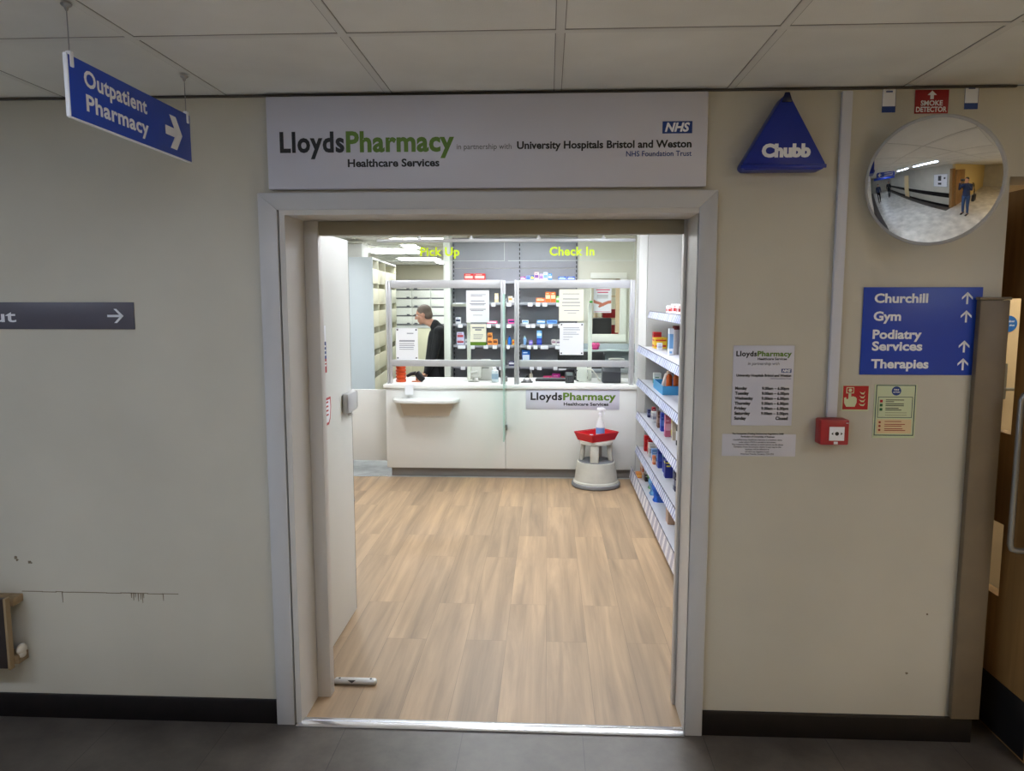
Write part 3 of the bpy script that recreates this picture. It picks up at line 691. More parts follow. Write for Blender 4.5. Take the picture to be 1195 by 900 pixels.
# ------------------------------------------------------------------ ceiling panel lights in the pharmacy
lp = [(-.2, 1.75, .6, .6, 'nearest to the entrance, left'), (.6, 1.75, .6, .6, 'nearest to the entrance, right'), (-.58, 3.2, .6, .6, 'in front of the pick up counter'), (.64, 3.2, .6, .6, 'in front of the check in counter'),
      (-1.6, 6.75, .75, .3, 'beyond the pick up counter, first of the receding row'), (-1.93, 7.9, .24, .6, 'small one in the receding row beyond the counter'), (-2.42, 9.0, .75, .75, 'wide one above the white pigeonhole unit'),
      (-2.42, 11.4, .75, .6, 'third of the receding row'), (-1.9, 12.7, .75, .75, 'farthest, close to the far wall'), (-.3, 5.05, 1.2, .5, 'over the staff aisle in front of the dark shelves'), (.3, 7.2, .6, .6, 'in the office behind the small window'), (-2.5, 5.3, .6, .6, 'added unseen over the left end of the staff area to brighten the pigeonhole unit'), (-1.9, 3.2, .6, .6, 'added unseen behind the open door leaf to brighten the staff gate')]  # last pair unseen, added to brighten the pigeonhole side and the staff gate
for x, y, w, d, s_ in lp:
    t = thing('panel_light', 'white ceiling light panel ' + s_, 'light', (x, y, HC - .02), 'pharmacy ceiling lights')
    build('diffuser', MB().rbox(x - w / 2 + .015, y - d / 2 + .015, HC - .014, x + w / 2 - .015, y + d / 2 - .015, HC - .007, .002), led_m, t)
    mb = MB()
    for q in ((x - w / 2, y - d / 2, x + w / 2, y - d / 2 + .0145), (x - w / 2, y + d / 2 - .0145, x + w / 2, y + d / 2), (x - w / 2, y - d / 2 + .0145, x - w / 2 + .0145, y + d / 2 - .0145), (x + w / 2 - .0145, y - d / 2 + .0145, x + w / 2, y + d / 2 - .0145)):
        mb.box(q[0], q[1], HC - .018, q[2], q[3], HC - .0045)
    build('frame', mb, white_m, t)

# ------------------------------------------------------------------ counter
CY = 4.2
t = thing('service_counter', 'long white pharmacy counter across the room', 'counter', (-.36, CY, 0))
build('front_panel', MB().rbox(-1.533, CY, .09, -.3985, CY + .02, .8555, .0015), white_m, t)
build('front_panel', MB().rbox(-.3945, CY, .09, .829, CY + .02, .8555, .0015), white_m, t)
build('end_panel', MB().box(-1.532, CY + .021, .09, -1.515, CY + .62, .8555), white_m, t)
build('worktop', MB().rbox(-1.555, CY - .018, .8565, .8305, CY + .66, .895, .006), mat('counter top white laminate', (236, 237, 234), .28), t)
build('kick_board', MB().box(-1.50, CY + .05, .001, .829, CY + .065, .089), kick_m, t)
# writing ledge
mb = MB(); n = 14; pts = []
for k in range(n + 1):
    a = pi + k * pi / n
    pts.append((-1.14 + (.27 + .04 * (abs(cos(a)) > .99)) * cos(a) * 1.15, CY - .045 + .185 * sin(a)))
pts = [(-1.452, CY - .001)] + [(-1.452, CY - .06), (-1.435, CY - .125), (-1.395, CY - .17), (-1.33, CY - .195), (-1.14, CY - .2), (-.95, CY - .195), (-.885, CY - .17), (-.845, CY - .125), (-.828, CY - .06)] + [(-.828, CY - .001)]
t2 = thing('writing_ledge', 'white rounded writing ledge fixed to the counter front', 'ledge', (-1.14, CY, .6))
build('ledge_top', MB().prism(pts, .735, .765, 'z', r=.006), white_m, t2)
build('bracket', MB().prism([(-1.40, .734), (-.88, .734), (-.93, .60), (-1.36, .60)], CY - .03, CY - .001, 'y', r=.002), mat('ledge bracket shade grey', (204, 198, 188), .45), t2)  # bracket shaped and toned after the shade under the ledge
# brand plaque on the counter
t = thing('counter_sign', 'pale lilac logo panel on the counter front below check in', 'sign', (.24, CY, .67))
build('panel', MB().rbox(-.205, CY - .0035, .665, .672, CY - .001, .85, .001), pan_m, t)
brand(t, -.16, .638, .755, .066, CY - .0042, subcap=.028)

# glass privacy divider
t = thing('glass_divider', 'upright green edged glass panel dividing the two counter positions', 'divider', (-.388, 4.0, .43))
build('glass_pane', MB().rbox(-.394, 3.78, .43, -.382, CY - .025, 1.74, .002), gglass_m, t)
build('polished_edge', MB().box(-.3945, 3.772, .43, -.3815, 3.7795, 1.74), edge_m, t)
for z in (.47, .93): build('clamp', MB().rbox(-.401, CY - .055, z, -.375, CY - .0195 if z > .8 else CY - .0015, z + .045, .004), steel_m, t)

# staff gate left of the counter
t = thing('staff_gate', 'low white swing gate between the counter and the left side', 'gate', (-1.8, 4.35, .12))
build('panel', MB().rbox(-2.35, 4.34, .125, -1.545, 4.365, .825, .003), white_m, t)
build('hinge_post', MB().rbox(-2.42, 4.335, .001, -2.36, 4.37, .9, .003), white_m, t)
struct('trim_5', MB().box(-3.6, 4.195, 0, -1.53, 4.225, .003), alubright_m, 'pale metal strip where the oak floor meets the grey staff floor')

# ------------------------------------------------------------------ counter screens
SY = 4.25
def screen(x0, x1, label):
    t = thing('counter_screen', label, 'screen', ((x0 + x1) / 2, SY, .896), 'counter screens')
    z0, z1 = .896, 1.872
    for xx in (x0, x1 - .045): build('post', MB().rbox(xx, SY - .03, z0, xx + .02, SY + .03, z1, .003).rbox(xx + .0215, SY - .024, z0, xx + .045, SY + .024, z1 - .004, .003), alup_m, t)
    build('top_rail', MB().rbox(x0 + .0455, SY - .026, z1 - .075, x1 - .0455, SY + .026, z1, .003), alup_m, t)
    build('middle_rail', MB().rbox(x0 + .0455, SY - .026, 1.063, x1 - .0455, SY + .026, 1.123, .003), alup_m, t)
    build('glass_pane', MB().box(x0 + .0465, SY - .003, 1.1235, x1 - .0465, SY + .003, z1 - .0755), glass_m, t)
    return t
screen(-1.522, -.398, 'aluminium framed glass screen on the pick up side of the counter')
screen(-.315, .803, 'aluminium framed glass screen on the check in side of the counter')

# taped papers
def sheet(x0, z0, x1, z1, label, lines, m=paper_m, head=None, foot=None, pins=False, tilt=0., y=SY - .0045):
    cx, cz = (x0 + x1) / 2, (z0 + z1) / 2
    R = Matrix.Translation((cx, 0, cz)) @ Matrix.Rotation(tilt, 4, 'Y') @ Matrix.Translation((-cx, 0, -cz))
    t = thing('paper_notice', label, 'notice', (cx, y, z0), 'papers taped to the counter screens')
    mb = MB(R); mb.box(x0, y - .0008, z0, x1, y, z1); build('sheet', mb, m, t)
    mb = MB(R)
    for f, a, b, hgt in lines: mb.box(x0 + (x1 - x0) * a, y - .0014, z0 + (z1 - z0) * f, x0 + (x1 - x0) * b, y - .0010, z0 + (z1 - z0) * f + hgt)
    build('print', mb, mat('faint print grey', (120, 124, 134), .6), t)
    if foot: mb = MB(R); mb.box(x0, y - .0014, z0, x1, y - .0009, z0 + (z1 - z0) * foot); build('green_foot', mb, green_m, t)
    if pins:
        for xx in (x0 + .016, x1 - .016):
            for zz in (z0 + .016, z1 - .016): build('fixing', MB().ball((xx, y - .0025, zz), (.008, .0015, .008), n=6), dgrey_m, t)
    return t
sheet(-1.437, 1.125, -1.228, 1.423, 'white notice with four fixings low on the pick up screen', [(.82, .5, .8, .008), (.60, .15, .85, .006), (.57, .15, .85, .006), (.50, .15, .82, .006), (.44, .15, .85, .006), (.38, .15, .8, .006), (.32, .15, .8, .005)], pins=True)
sheet(-.767, 1.478, -.551, 1.776, 'tall white sheet high on the pick up screen', [(.86, .2, .85, .005), (.82, .2, .7, .005), (.66, .2, .8, .007), (.58, .15, .85, .007), (.54, .2, .8, .006), (.40, .15, .85, .007), (.36, .2, .75, .006), (.22, .3, .7, .004)])
sheet(-.73, 1.262, -.58, 1.462, 'small white sheet with a green foot on the pick up screen', [(.80, .12, .88, .012), (.70, .3, .7, .012), (.5, .2, .8, .004), (.44, .2, .8, .004), (.36, .2, .75, .004), (.3, .2, .7, .004)], m=creampaper_m, foot=.16)
sheet(.102, 1.492, .331, 1.788, 'cream sheet high on the check in screen', [(.84, .15, .82, .005), (.68, .15, .8, .007), (.57, .12, .85, .007), (.47, .12, .85, .006), (.32, .2, .82, .006), (.24, .35, .7, .004)], m=creampaper_m)
sheet(.11, 1.175, .333, 1.474, 'white sheet with two fixings low on the check in screen', [(.84, .15, .82, .005), (.78, .15, .85, .005), (.70, .15, .7, .004), (.64, .15, .8, .005), (.56, .15, .55, .004), (.48, .15, .4, .004)], pins=True)

# hanging glass header panels with lime lettering
HY = 4.25
t = thing('header_rail', 'long pale rail hung from the ceiling above the counter screens', 'rail', (-.4, HY, 2.222))
build('rail', MB().rbox(-1.60, HY - .016, 2.221, .80, HY + .016, 2.249, .003), alup_m, t)
for x in (-1.2, -.715, -.09, .505): build('hanger_rod', MB().tube([(x, HY, 2.2485), (x, HY, HC - .006)], .009, 8).lathe([(.02, 0), (.02, .012)], (x, HY, 2.2492), 12), signw_m, t)
def header(x0, x1, s_, xt0, xt1, label):
    t = thing('hanging_glass_sign', label, 'sign', ((x0 + x1) / 2, HY, 2.05), 'glass headers over the counter')
    build('glass_pane', MB().box(x0, HY - .004, 2.052, x1, HY + .004, 2.2195), glass_m, t)
    build('bottom_edge', MB().box(x0, HY - .0042, 2.048, x1, HY + .0042, 2.0515), mat('bright glass edge', (214, 224, 220), .2), t)
    build('side_edge', MB().box(x1 + .0005, HY - .0042, 2.048, x1 + .004, HY + .0042, 2.2195), mat('bright glass edge', (214, 224, 220), .2), t)
    mb = MB(); text(mb, s_, xt0, 2.098, xt1 - xt0, .075, HY - .0046, bold=.03, spacing=1.06)
    build('lettering', mb, lime_m, t)
header(-1.59, -.41, 'Pick Up', -1.195, -.826, 'hanging glass header with lime pick up lettering')
header(-.375, .785, 'Check In', .010, .424, 'hanging glass header with lime check in lettering')

# ------------------------------------------------------------------ counter-top things
CT = .8958
def bottle(name, x, y, z, r, h, mb_m, cap_m, label, cat='bottle', group=None, neck=.4, pump=False, lab=None, sy=1.):
    t = thing(name, label, cat, (x, y, z), group)
    build('body', MB().lathe([(r * .92, 0), (r, .006), (r, h * .70), (r * .92, h * .76), (r * neck, h * .82), (r * neck, h * .86)], (x, y, z), 18, sy=sy), mb_m, t)
    if pump: build('pump', MB().lathe([(r * neck * 1.2, 0), (r * neck * 1.2, h * .05), (r * .16, h * .06), (r * .16, h * .13)], (x, y, z + h * .861), 12).rbox(x - r * .9, y - .006, z + h * .985, x + r * .3, y + .006, z + h * 1.02, .003), cap_m, t)
    else: build('cap', MB().lathe([(r * neck * 1.25, 0), (r * neck * 1.25, h * .12), (r * neck * 1.1, h * .135)], (x, y, z + h * .861), 14), cap_m, t)
    if lab: build('label_band', MB().lathe([(r * 1.012, h * .2), (r * 1.012, h * .55)], (x, y, z), 18, sy=sy), lab, t)
    return t
# orange tub of wipes, ridged
t = thing('wipes_tub', 'orange ridged tub at the left end of the counter', 'tub', (-1.425, 4.40, CT))
pr = [(.046, 0)]
for k in range(4): pr += [(.05, .008 + k * .032), (.05, .024 + k * .032), (.043, .029 + k * .032), (.043, .034 + k * .032)]
pr += [(.048, .14), (.048, .16)]
build('body', MB().lathe(pr, (-1.425, 4.40, CT), 24), mat('orange plastic', (224, 84, 34), .35), t)
build('top_section', MB().lathe([(.047, 0), (.05, .004), (.05, .055), (.044, .06)], (-1.425, 4.40, CT + .1605), 24), mat('orange label plastic', (228, 140, 110), .4, var=.35, vscale=60), t)
# barcode scanner
t = thing('barcode_scanner', 'black barcode scanner lying beside the orange tub', 'scanner', (-1.28, 4.42, CT))
mb = MB(Matrix.Translation((-1.265, 4.42, CT + .075)) @ Matrix.Rotation(radians(52), 4, 'Y')); mb.rbox(-.02, -.03, -.028, .085, .03, .03, .014, seg=3); build('head', mb, blk_m, t)
build('handle', MB().tube([(-1.28, 4.42, CT + .083), (-1.33, 4.42, CT + .075), (-1.37, 4.42, CT + .052)], [.02, .017, .014], 12), blk_m, t)
build('stand', MB().lathe([(.05, 0), (.05, .008), (.012, .014), (.012, .05)], (-1.275, 4.42, CT + .0005), 18), mat('orange stand', (236, 150, 110), .4), t)
# paper label hanging over the edge
t = thing('paper_slip', 'white paper slip hanging over the counter edge beside the scanner', 'paper', (-1.31, CY - .02, .79))
mb = MB(); mb.prism([(CY + .06, CT + .0006), (CY - .022, CT + .0006), (CY - .028, CT - .004), (CY - .034, .80), (CY - .0355, .80), (CY - .0295, CT - .003), (CY - .0225, CT + .0018), (CY + .06, CT + .0018)], -1.345, -1.265, 'x')
build('slip', mb, paper_m, t)
# card reader on stand
t = thing('card_terminal', 'white card payment terminal on a stand at pick up', 'terminal', (-.69, 4.45, CT))
build('stand', MB().lathe([(.055, 0), (.055, .008), (.014, .016), (.014, .06)], (-.72, 4.45, CT), 20), lgrey_m, t)
mb = MB(Matrix.Translation((-.69, 4.46, CT + .12)) @ Matrix.Rotation(radians(-28), 4, 'X')); mb.rbox(-.055, -.02, -.085, .045, .02, .1, .012); build('terminal_body', mb, lgrey_m, t)
mb = MB(Matrix.Translation((-.69, 4.46, CT + .12)) @ Matrix.Rotation(radians(-28), 4, 'X')); mb.box(-.045, -.0215, .03, .035, -.0203, .08); build('display', mb, dgrey_m, t)
build('paper_roll_arm', MB().tube([(-.74, 4.445, CT + .03), (-.74, 4.41, CT + .09), (-.68, 4.41, CT + .10)], .012, 8), lgrey_m, t)
t = thing('hatch_printer', 'white box shaped device behind the card terminal', 'device', (-.6, 4.6, CT))
build('body', MB().prism([(-.69, CT), (-.53, CT), (-.53, CT + .08), (-.575, CT + .2), (-.67, CT + .2)], 4.56, 4.7, 'y', r=.006), lgrey_m, t)
build('feed_slot', MB().box(-.65, 4.5585, CT + .12, -.58, 4.5598, CT + .126), dgrey_m, t)
# sanitizer pump bottle
bottle('sanitiser_bottle', -.51, 4.42, CT, .034, .15, mat('clear gel plastic', (214, 226, 230), .15), signw_m, 'clear hand gel pump bottle at the right end of the pick up screen', pump=True, lab=mat('gel label', (150, 176, 196), .5))
# L shaped white brackets behind screens
t = thing('tube_bracket', 'white angled tube frame behind the pick up screen', 'frame', (-.78, 4.62, CT))
build('upright', MB().rbox(-.80, 4.60, CT + .0, -.765, 4.63, 1.62, .005), gondside_m, t)
build('arm', MB().rbox(-.95, 4.602, 1.6205, -.765, 4.628, 1.65, .005), gondside_m, t)
t = thing('upright_post', 'white upright post behind the check in screen', 'post', (.42, 4.62, CT))
build('post', MB().rbox(.395, 4.60, CT, .432, 4.635, 1.655, .005), gondside_m, t)
build('green_cap', MB().ball((.42, 4.617, 1.668), (.018, .014, .012), n=8), mat('green cap', (70, 170, 70), .5), t)
# check in side
t = thing('chrome_gadget', 'small chrome desk bell like gadget at the left of check in', 'bell', (-.2, 4.42, CT))
build('dome', MB().lathe([(.042, 0), (.044, .01), (.036, .03), (.018, .042), (.004, .046)], (-.2, 4.42, CT), 20), steel_m, t)
build('base', MB().rbox(-.255, 4.375, CT + .0001, -.145, 4.465, CT + .006, .002), blk_m, t)
build('button', MB().lathe([(.008, 0), (.008, .016), (.005, .02)], (-.2, 4.42, CT + .0465), 12), blk_m, t)
t = thing('keyboard', 'flat black keyboard on the check in counter', 'keyboard', (.02, 4.56, CT))
build('case', MB().rbox(-.12, 4.5, CT, .18, 4.62, CT + .018, .004), blk_m, t)
build('keys', MB().rbox(-.11, 4.508, CT + .0182, .17, 4.612, CT + .023, .002), dgrey_m, t)
t = thing('card_reader', 'black card reader standing at the middle of check in', 'card reader', (.21, 4.38, CT))
mb = MB(Matrix.Translation((.21, 4.38, CT + .05)) @ Matrix.Rotation(radians(-40), 4, 'X')); mb.rbox(-.042, -.012, -.055, .042, .016, .06, .008); c = build('body', mb, blk_m, t)
mb = MB(Matrix.Translation((.21, 4.38, CT + .05)) @ Matrix.Rotation(radians(-40), 4, 'X')); mb.box(-.03, -.0132, .015, .03, -.0122, .05); build('display', mb, mat('lcd grey', (110, 120, 120), .3), t)
mb = MB(Matrix.Translation((.21, 4.38, CT + .05)) @ Matrix.Rotation(radians(-40), 4, 'X'))
for i in range(3):
    for j in range(4): mb.rbox(-.028 + i * .02, -.0145, -.045 + j * .013, -.013 + i * .02, -.0122, -.036 + j * .013, .001)
build('keypad', mb, dgrey_m, t)
t = thing('white_computer_unit', 'white upright computer unit with cables behind check in', 'computer', (.36, 4.55, CT))
build('case', MB().rbox(.285, 4.50, CT, .385, 4.60, CT + .165, .006), gondside_m, t)
for (a_, b_, c_) in (((.28, 4.49), (.25, .10), 1), ((.40, 4.49), (.47, .10), -1)):
    pass
build('cable', MB().tube([(.288, 4.49, CT + .11), (.262, 4.48, CT + .1), (.25, 4.48, CT + .06), (.262, 4.48, CT + .02), (.30, 4.48, CT + .008)], .006, 8), blk_m, t)
build('cable', MB().tube([(.38, 4.49, CT + .125), (.43, 4.48, CT + .115), (.47, 4.47, CT + .07), (.495, 4.46, CT + .02), (.51, 4.45, CT + .008)], .0075, 8), mat('white cable', (220, 218, 208), .5), t)
t = thing('receipt_printer', 'dark grey receipt printer on the check in counter', 'printer', (.61, 4.45, CT))
build('case', MB().prism([(4.38, CT), (4.55, CT), (4.55, CT + .155), (4.44, CT + .155), (4.38, CT + .11)], .525, .70, 'x', r=.008), dgrey_m, t)
build('paper_cover', MB().rbox(.535, 4.43, CT + .156, .69, 4.545, CT + .164, .003), mat('printer lid', (84, 86, 94), .4), t)
build('receipt', MB().box(.545, 4.41, CT + .15, .63, 4.412, CT + .185), paper_m, t)
t = thing('black_monitor', 'black computer monitor seen from behind at check in', 'monitor', (.47, 4.8, CT))
build('housing', MB().rbox(.10, 4.78, CT + .10, .56, 4.82, CT + .27, .008), blk_m, t)
build('stand', MB().rbox(.30, 4.79, CT + .02, .36, 4.81, CT + .11, .004).rbox(.22, 4.74, CT, .44, 4.85, CT + .02, .005), blk_m, t)

# rear bench under the window
t = thing('work_bench', 'grey bench under the small window behind check in', 'bench', (.8, 5.8, 0))
build('worktop', MB().rbox(.35, 5.55, .88, 1.25, 5.97, .92, .004), mat('grey worktop', (150, 156, 160), .35), t)
build('upstand', MB().rbox(.35, 5.972, .9205, 1.25, 5.99, 1.18, .002), mat('grey blue upstand', (166, 176, 180), .25), t)
build('shelf', MB().rbox(.35, 5.80, 1.10, 1.25, 5.9715, 1.118, .002), mat('pale blue glass shelf', (196, 210, 210), .2), t)
build('front', MB().box(.36, 5.58, .02, 1.24, 5.6, .879), white_m, t)
t = thing('black_tray', 'black box on the bench under the small window', 'box', (.6, 5.7, .92))
build('body', MB().rbox(.50, 5.62, .9205, .64, 5.76, 1.07, .008), blk_m, t)
build('lid', MB().rbox(.495, 5.615, 1.0705, .645, 5.765, 1.085, .004), dgrey_m, t)
t = thing('dark_telephone', 'dark telephone on the bench under the small window', 'telephone', (.78, 5.7, .92))
build('base', MB().prism([(5.64, .9205), (5.78, .9205), (5.78, 1.0), (5.64, .95)], .70, .86, 'x', r=.006), dgrey_m, t)
build('handset', MB().tube([(.69, 5.70, 1.01), (.72, 5.70, 1.02), (.80, 5.70, 1.02), (.86, 5.70, 1.01)], [.02, .014, .014, .02], 10), lgrey_m, t)
t = thing('pink_toy', 'small pink ornament on the bench shelf', 'ornament', (.545, 5.86, 1.119))
build('bow', MB().ball((.525, 5.86, 1.17), (.028, .02, .03), n=8).ball((.57, 5.86, 1.17), (.028, .02, .03), n=8), mat('pink ribbon', (220, 90, 150), .5), t)
build('body', MB().lathe([(.035, 0), (.04, .02), (.02, .045)], (.547, 5.86, 1.1185), 14), mat('deep pink', (180, 40, 110), .5), t)
# things beyond the window
t = thing('hands_poster', 'white poster with pink heading and clasped hands in the small window', 'poster', (.64, BK + .07, 1.56))
build('sheet', MB().box(.53, BK + .07, 1.535, .738, BK + .071, 1.83), signw_m, t)
mb = MB(); y = BK + .0694
for z, a_, b_, h in ((1.795, .56, .72, .014), (1.765, .575, .70, .014), (1.545, .54, .73, .006)): mb.box(a_, y, z, b_, y + .0004, z + h)
build('pink_print', mb, mat('pink ink', (206, 90, 120), .5), t)
mb = MB()
for z in (1.74, 1.728, 1.716, 1.704): mb.box(.57, y, z, .70, y + .0004, z + .004)
build('grey_print', mb, inkg_m, t)
mb = MB()
mb.prism([(.532, 1.69), (.56, 1.675), (.62, 1.655), (.66, 1.63), (.65, 1.612), (.62, 1.622), (.58, 1.635), (.532, 1.65)], y, y + .0004)
mb.prism([(.736, 1.68), (.70, 1.675), (.65, 1.655), (.60, 1.63), (.585, 1.605), (.60, 1.595), (.635, 1.61), (.70, 1.64), (.736, 1.645)], y - .0004, y - .0001)
build('hands_print', mb, mat('skin print', (196, 120, 96), .6), t)
def lidbox(name, x0, y0, z0, x1, y1, z1, m, label, cat, group=None):
    t = thing(name, label, cat, ((x0 + x1) / 2, (y0 + y1) / 2, z0), group)
    build('body', MB().rbox(x0, y0, z0, x1, y1, z1 - .02, .004), m, t)
    build('lid', MB().rbox(x0 - .004, y0 - .004, z1 - .0195, x1 + .004, y1 + .004, z1, .004), m, t)
t = thing('office_shelf_rack', 'beige rack in the office behind the small window', 'rack', (.85, 7.3, 0))
for xx in (.62, 1.12): build('upright', MB().box(xx, 7.1, .001, xx + .03, 7.45, 1.9), beige_m, t)
for z in (1.2, 1.43, 1.72): build('shelf', MB().box(.651, 7.1, z, 1.119, 7.45, z + .02), beige_m, t)
lidbox('red_storage_box', .72, 7.12, 1.4505, 1.0, 7.4, 1.56, red_m, 'red box on the upper office shelf behind the window', 'box')
lidbox('red_storage_box', .74, 7.12, 1.2205, 1.02, 7.4, 1.35, red_m, 'red box on the lower office shelf behind the window', 'box')
t = thing('office_chair', 'grey office chair behind the small window', 'chair', (.66, 6.7, 0))
build('backrest', MB().rbox(.56, 6.72, 1.02, .80, 6.76, 1.46, .02), dgrey_m, t)
build('seat', MB().rbox(.46, 6.3, .5, .90, 6.7, .57, .03), dgrey_m, t)
build('column', MB().tube([(.68, 6.5, .5), (.68, 6.5, .08)], .025, 12).rbox(.66, 6.69, .52, .70, 6.719, 1.1, .004), blk_m, t)
mb = MB()
for k in range(5): mb.tube([(.68, 6.5, .085), (.68 + .28 * cos(k * 1.2566), 6.5 + .28 * sin(k * 1.2566), .04)], [.02, .014], 8)
build('star_base', mb, blk_m, t)

# ------------------------------------------------------------------ dark shelving behind the counter
t = thing('dark_shelving', 'tall gunmetal shelving behind the counter', 'shelving', (-.39, BK - .1, 0))
xs = [-1.10, -.332, .325]
for i in range(2):
    for (z0, z1) in ((.05, 2.048), (2.052, 2.40)): build('back_panel', MB().box(xs[i] + .014, BK - .0, z0, xs[i + 1] - .014, BK + .02, z1), gond_m, t)
for x in xs:
    build('upright', MB().box(x - .0135, BK - .02, .001, x + .0135, BK + .02, 2.40), gond_m, t)
    mb = MB()
    for k in range(46): mb.box(x - .005, BK - .0212, .1 + k * .05, x + .005, BK - .0201, .13 + k * .05)
    o = build('upright_slots', mb, slot_m, t); o['kind'] = 'stuff'
build('end_panel', MB().rbox(-1.185, BK - .262, .001, -1.1145, BK + .02, HC - .006, .003), gondside_m, t)
SZ = [1.898 - .2415 * k for k in range(6)]
random.seed(11)
labx = {0: (-.28, -.02), }
for k, z in enumerate(SZ):
    for i in range(2):
        sh = build('shelf', MB().rbox(xs[i] + .0145, BK - .25, z - .028, xs[i + 1] - .0145, BK - .001, z, .002), gond_m, t)
        n = [2, 5, 6, 5, 4, 3][k]
        w = xs[i + 1] - xs[i]
        for j in range(n):
            if k == 0 and i == 1: continue
            x = xs[i] + .05 + (w - .12) * (j + random.uniform(-.25, .25) + .5) / n
            lw = random.choice((.045, .05, .05, .085))
            build('price_label', MB().box(x - lw / 2, BK - .2535, z - .045, x + lw / 2, BK - .2505, z - .006), paper_m, sh)

PC = {}
def pc(c):
    return mat('carton %d %d %d' % c, c, .42)
WH = (226, 224, 222)
def carton(x0, y0, z, x1, y1, h, c, band, label, group, cat='box', bf=(.3, .62), name='medicine_carton', side='y'):
    """printed carton with a label band on the faces the shop sees"""
    mb = MB(); mb.rbox(x0, y0, z, x1, y1, z + h, .0015, 0, 1)
    if band:
        a, b = bf
        e = .0006
        w = x1 - x0; d = y1 - y0
        mb.box(x0 + w * .08, y0 - e, z + h * a, x1 - w * .08, y0 - .0001, z + h * b, 1)
        mb.box(x0 - e, y0 + d * .08, z + h * a, x0 - .0001, y1 - d * .08, z + h * b, 1)
        mb.box(x0 + w * .15, y0 - e, z + h * (b + .1 if b < .8 else a - .18), x0 + w * .7, y0 - .0001, z + h * (b + .17 if b < .8 else a - .1), 1)
    return solo(name, mb, [pc(c), pc(band or c)], label, cat, ((x0 + x1) / 2, (y0 + y1) / 2, z), group)
def U(u): return -1.081 + (u - 528) * .009634 + .0
def HV(v): return 1.919 - (v - 325) * .00964
G0 = 'products on the dark shelves behind the counter'
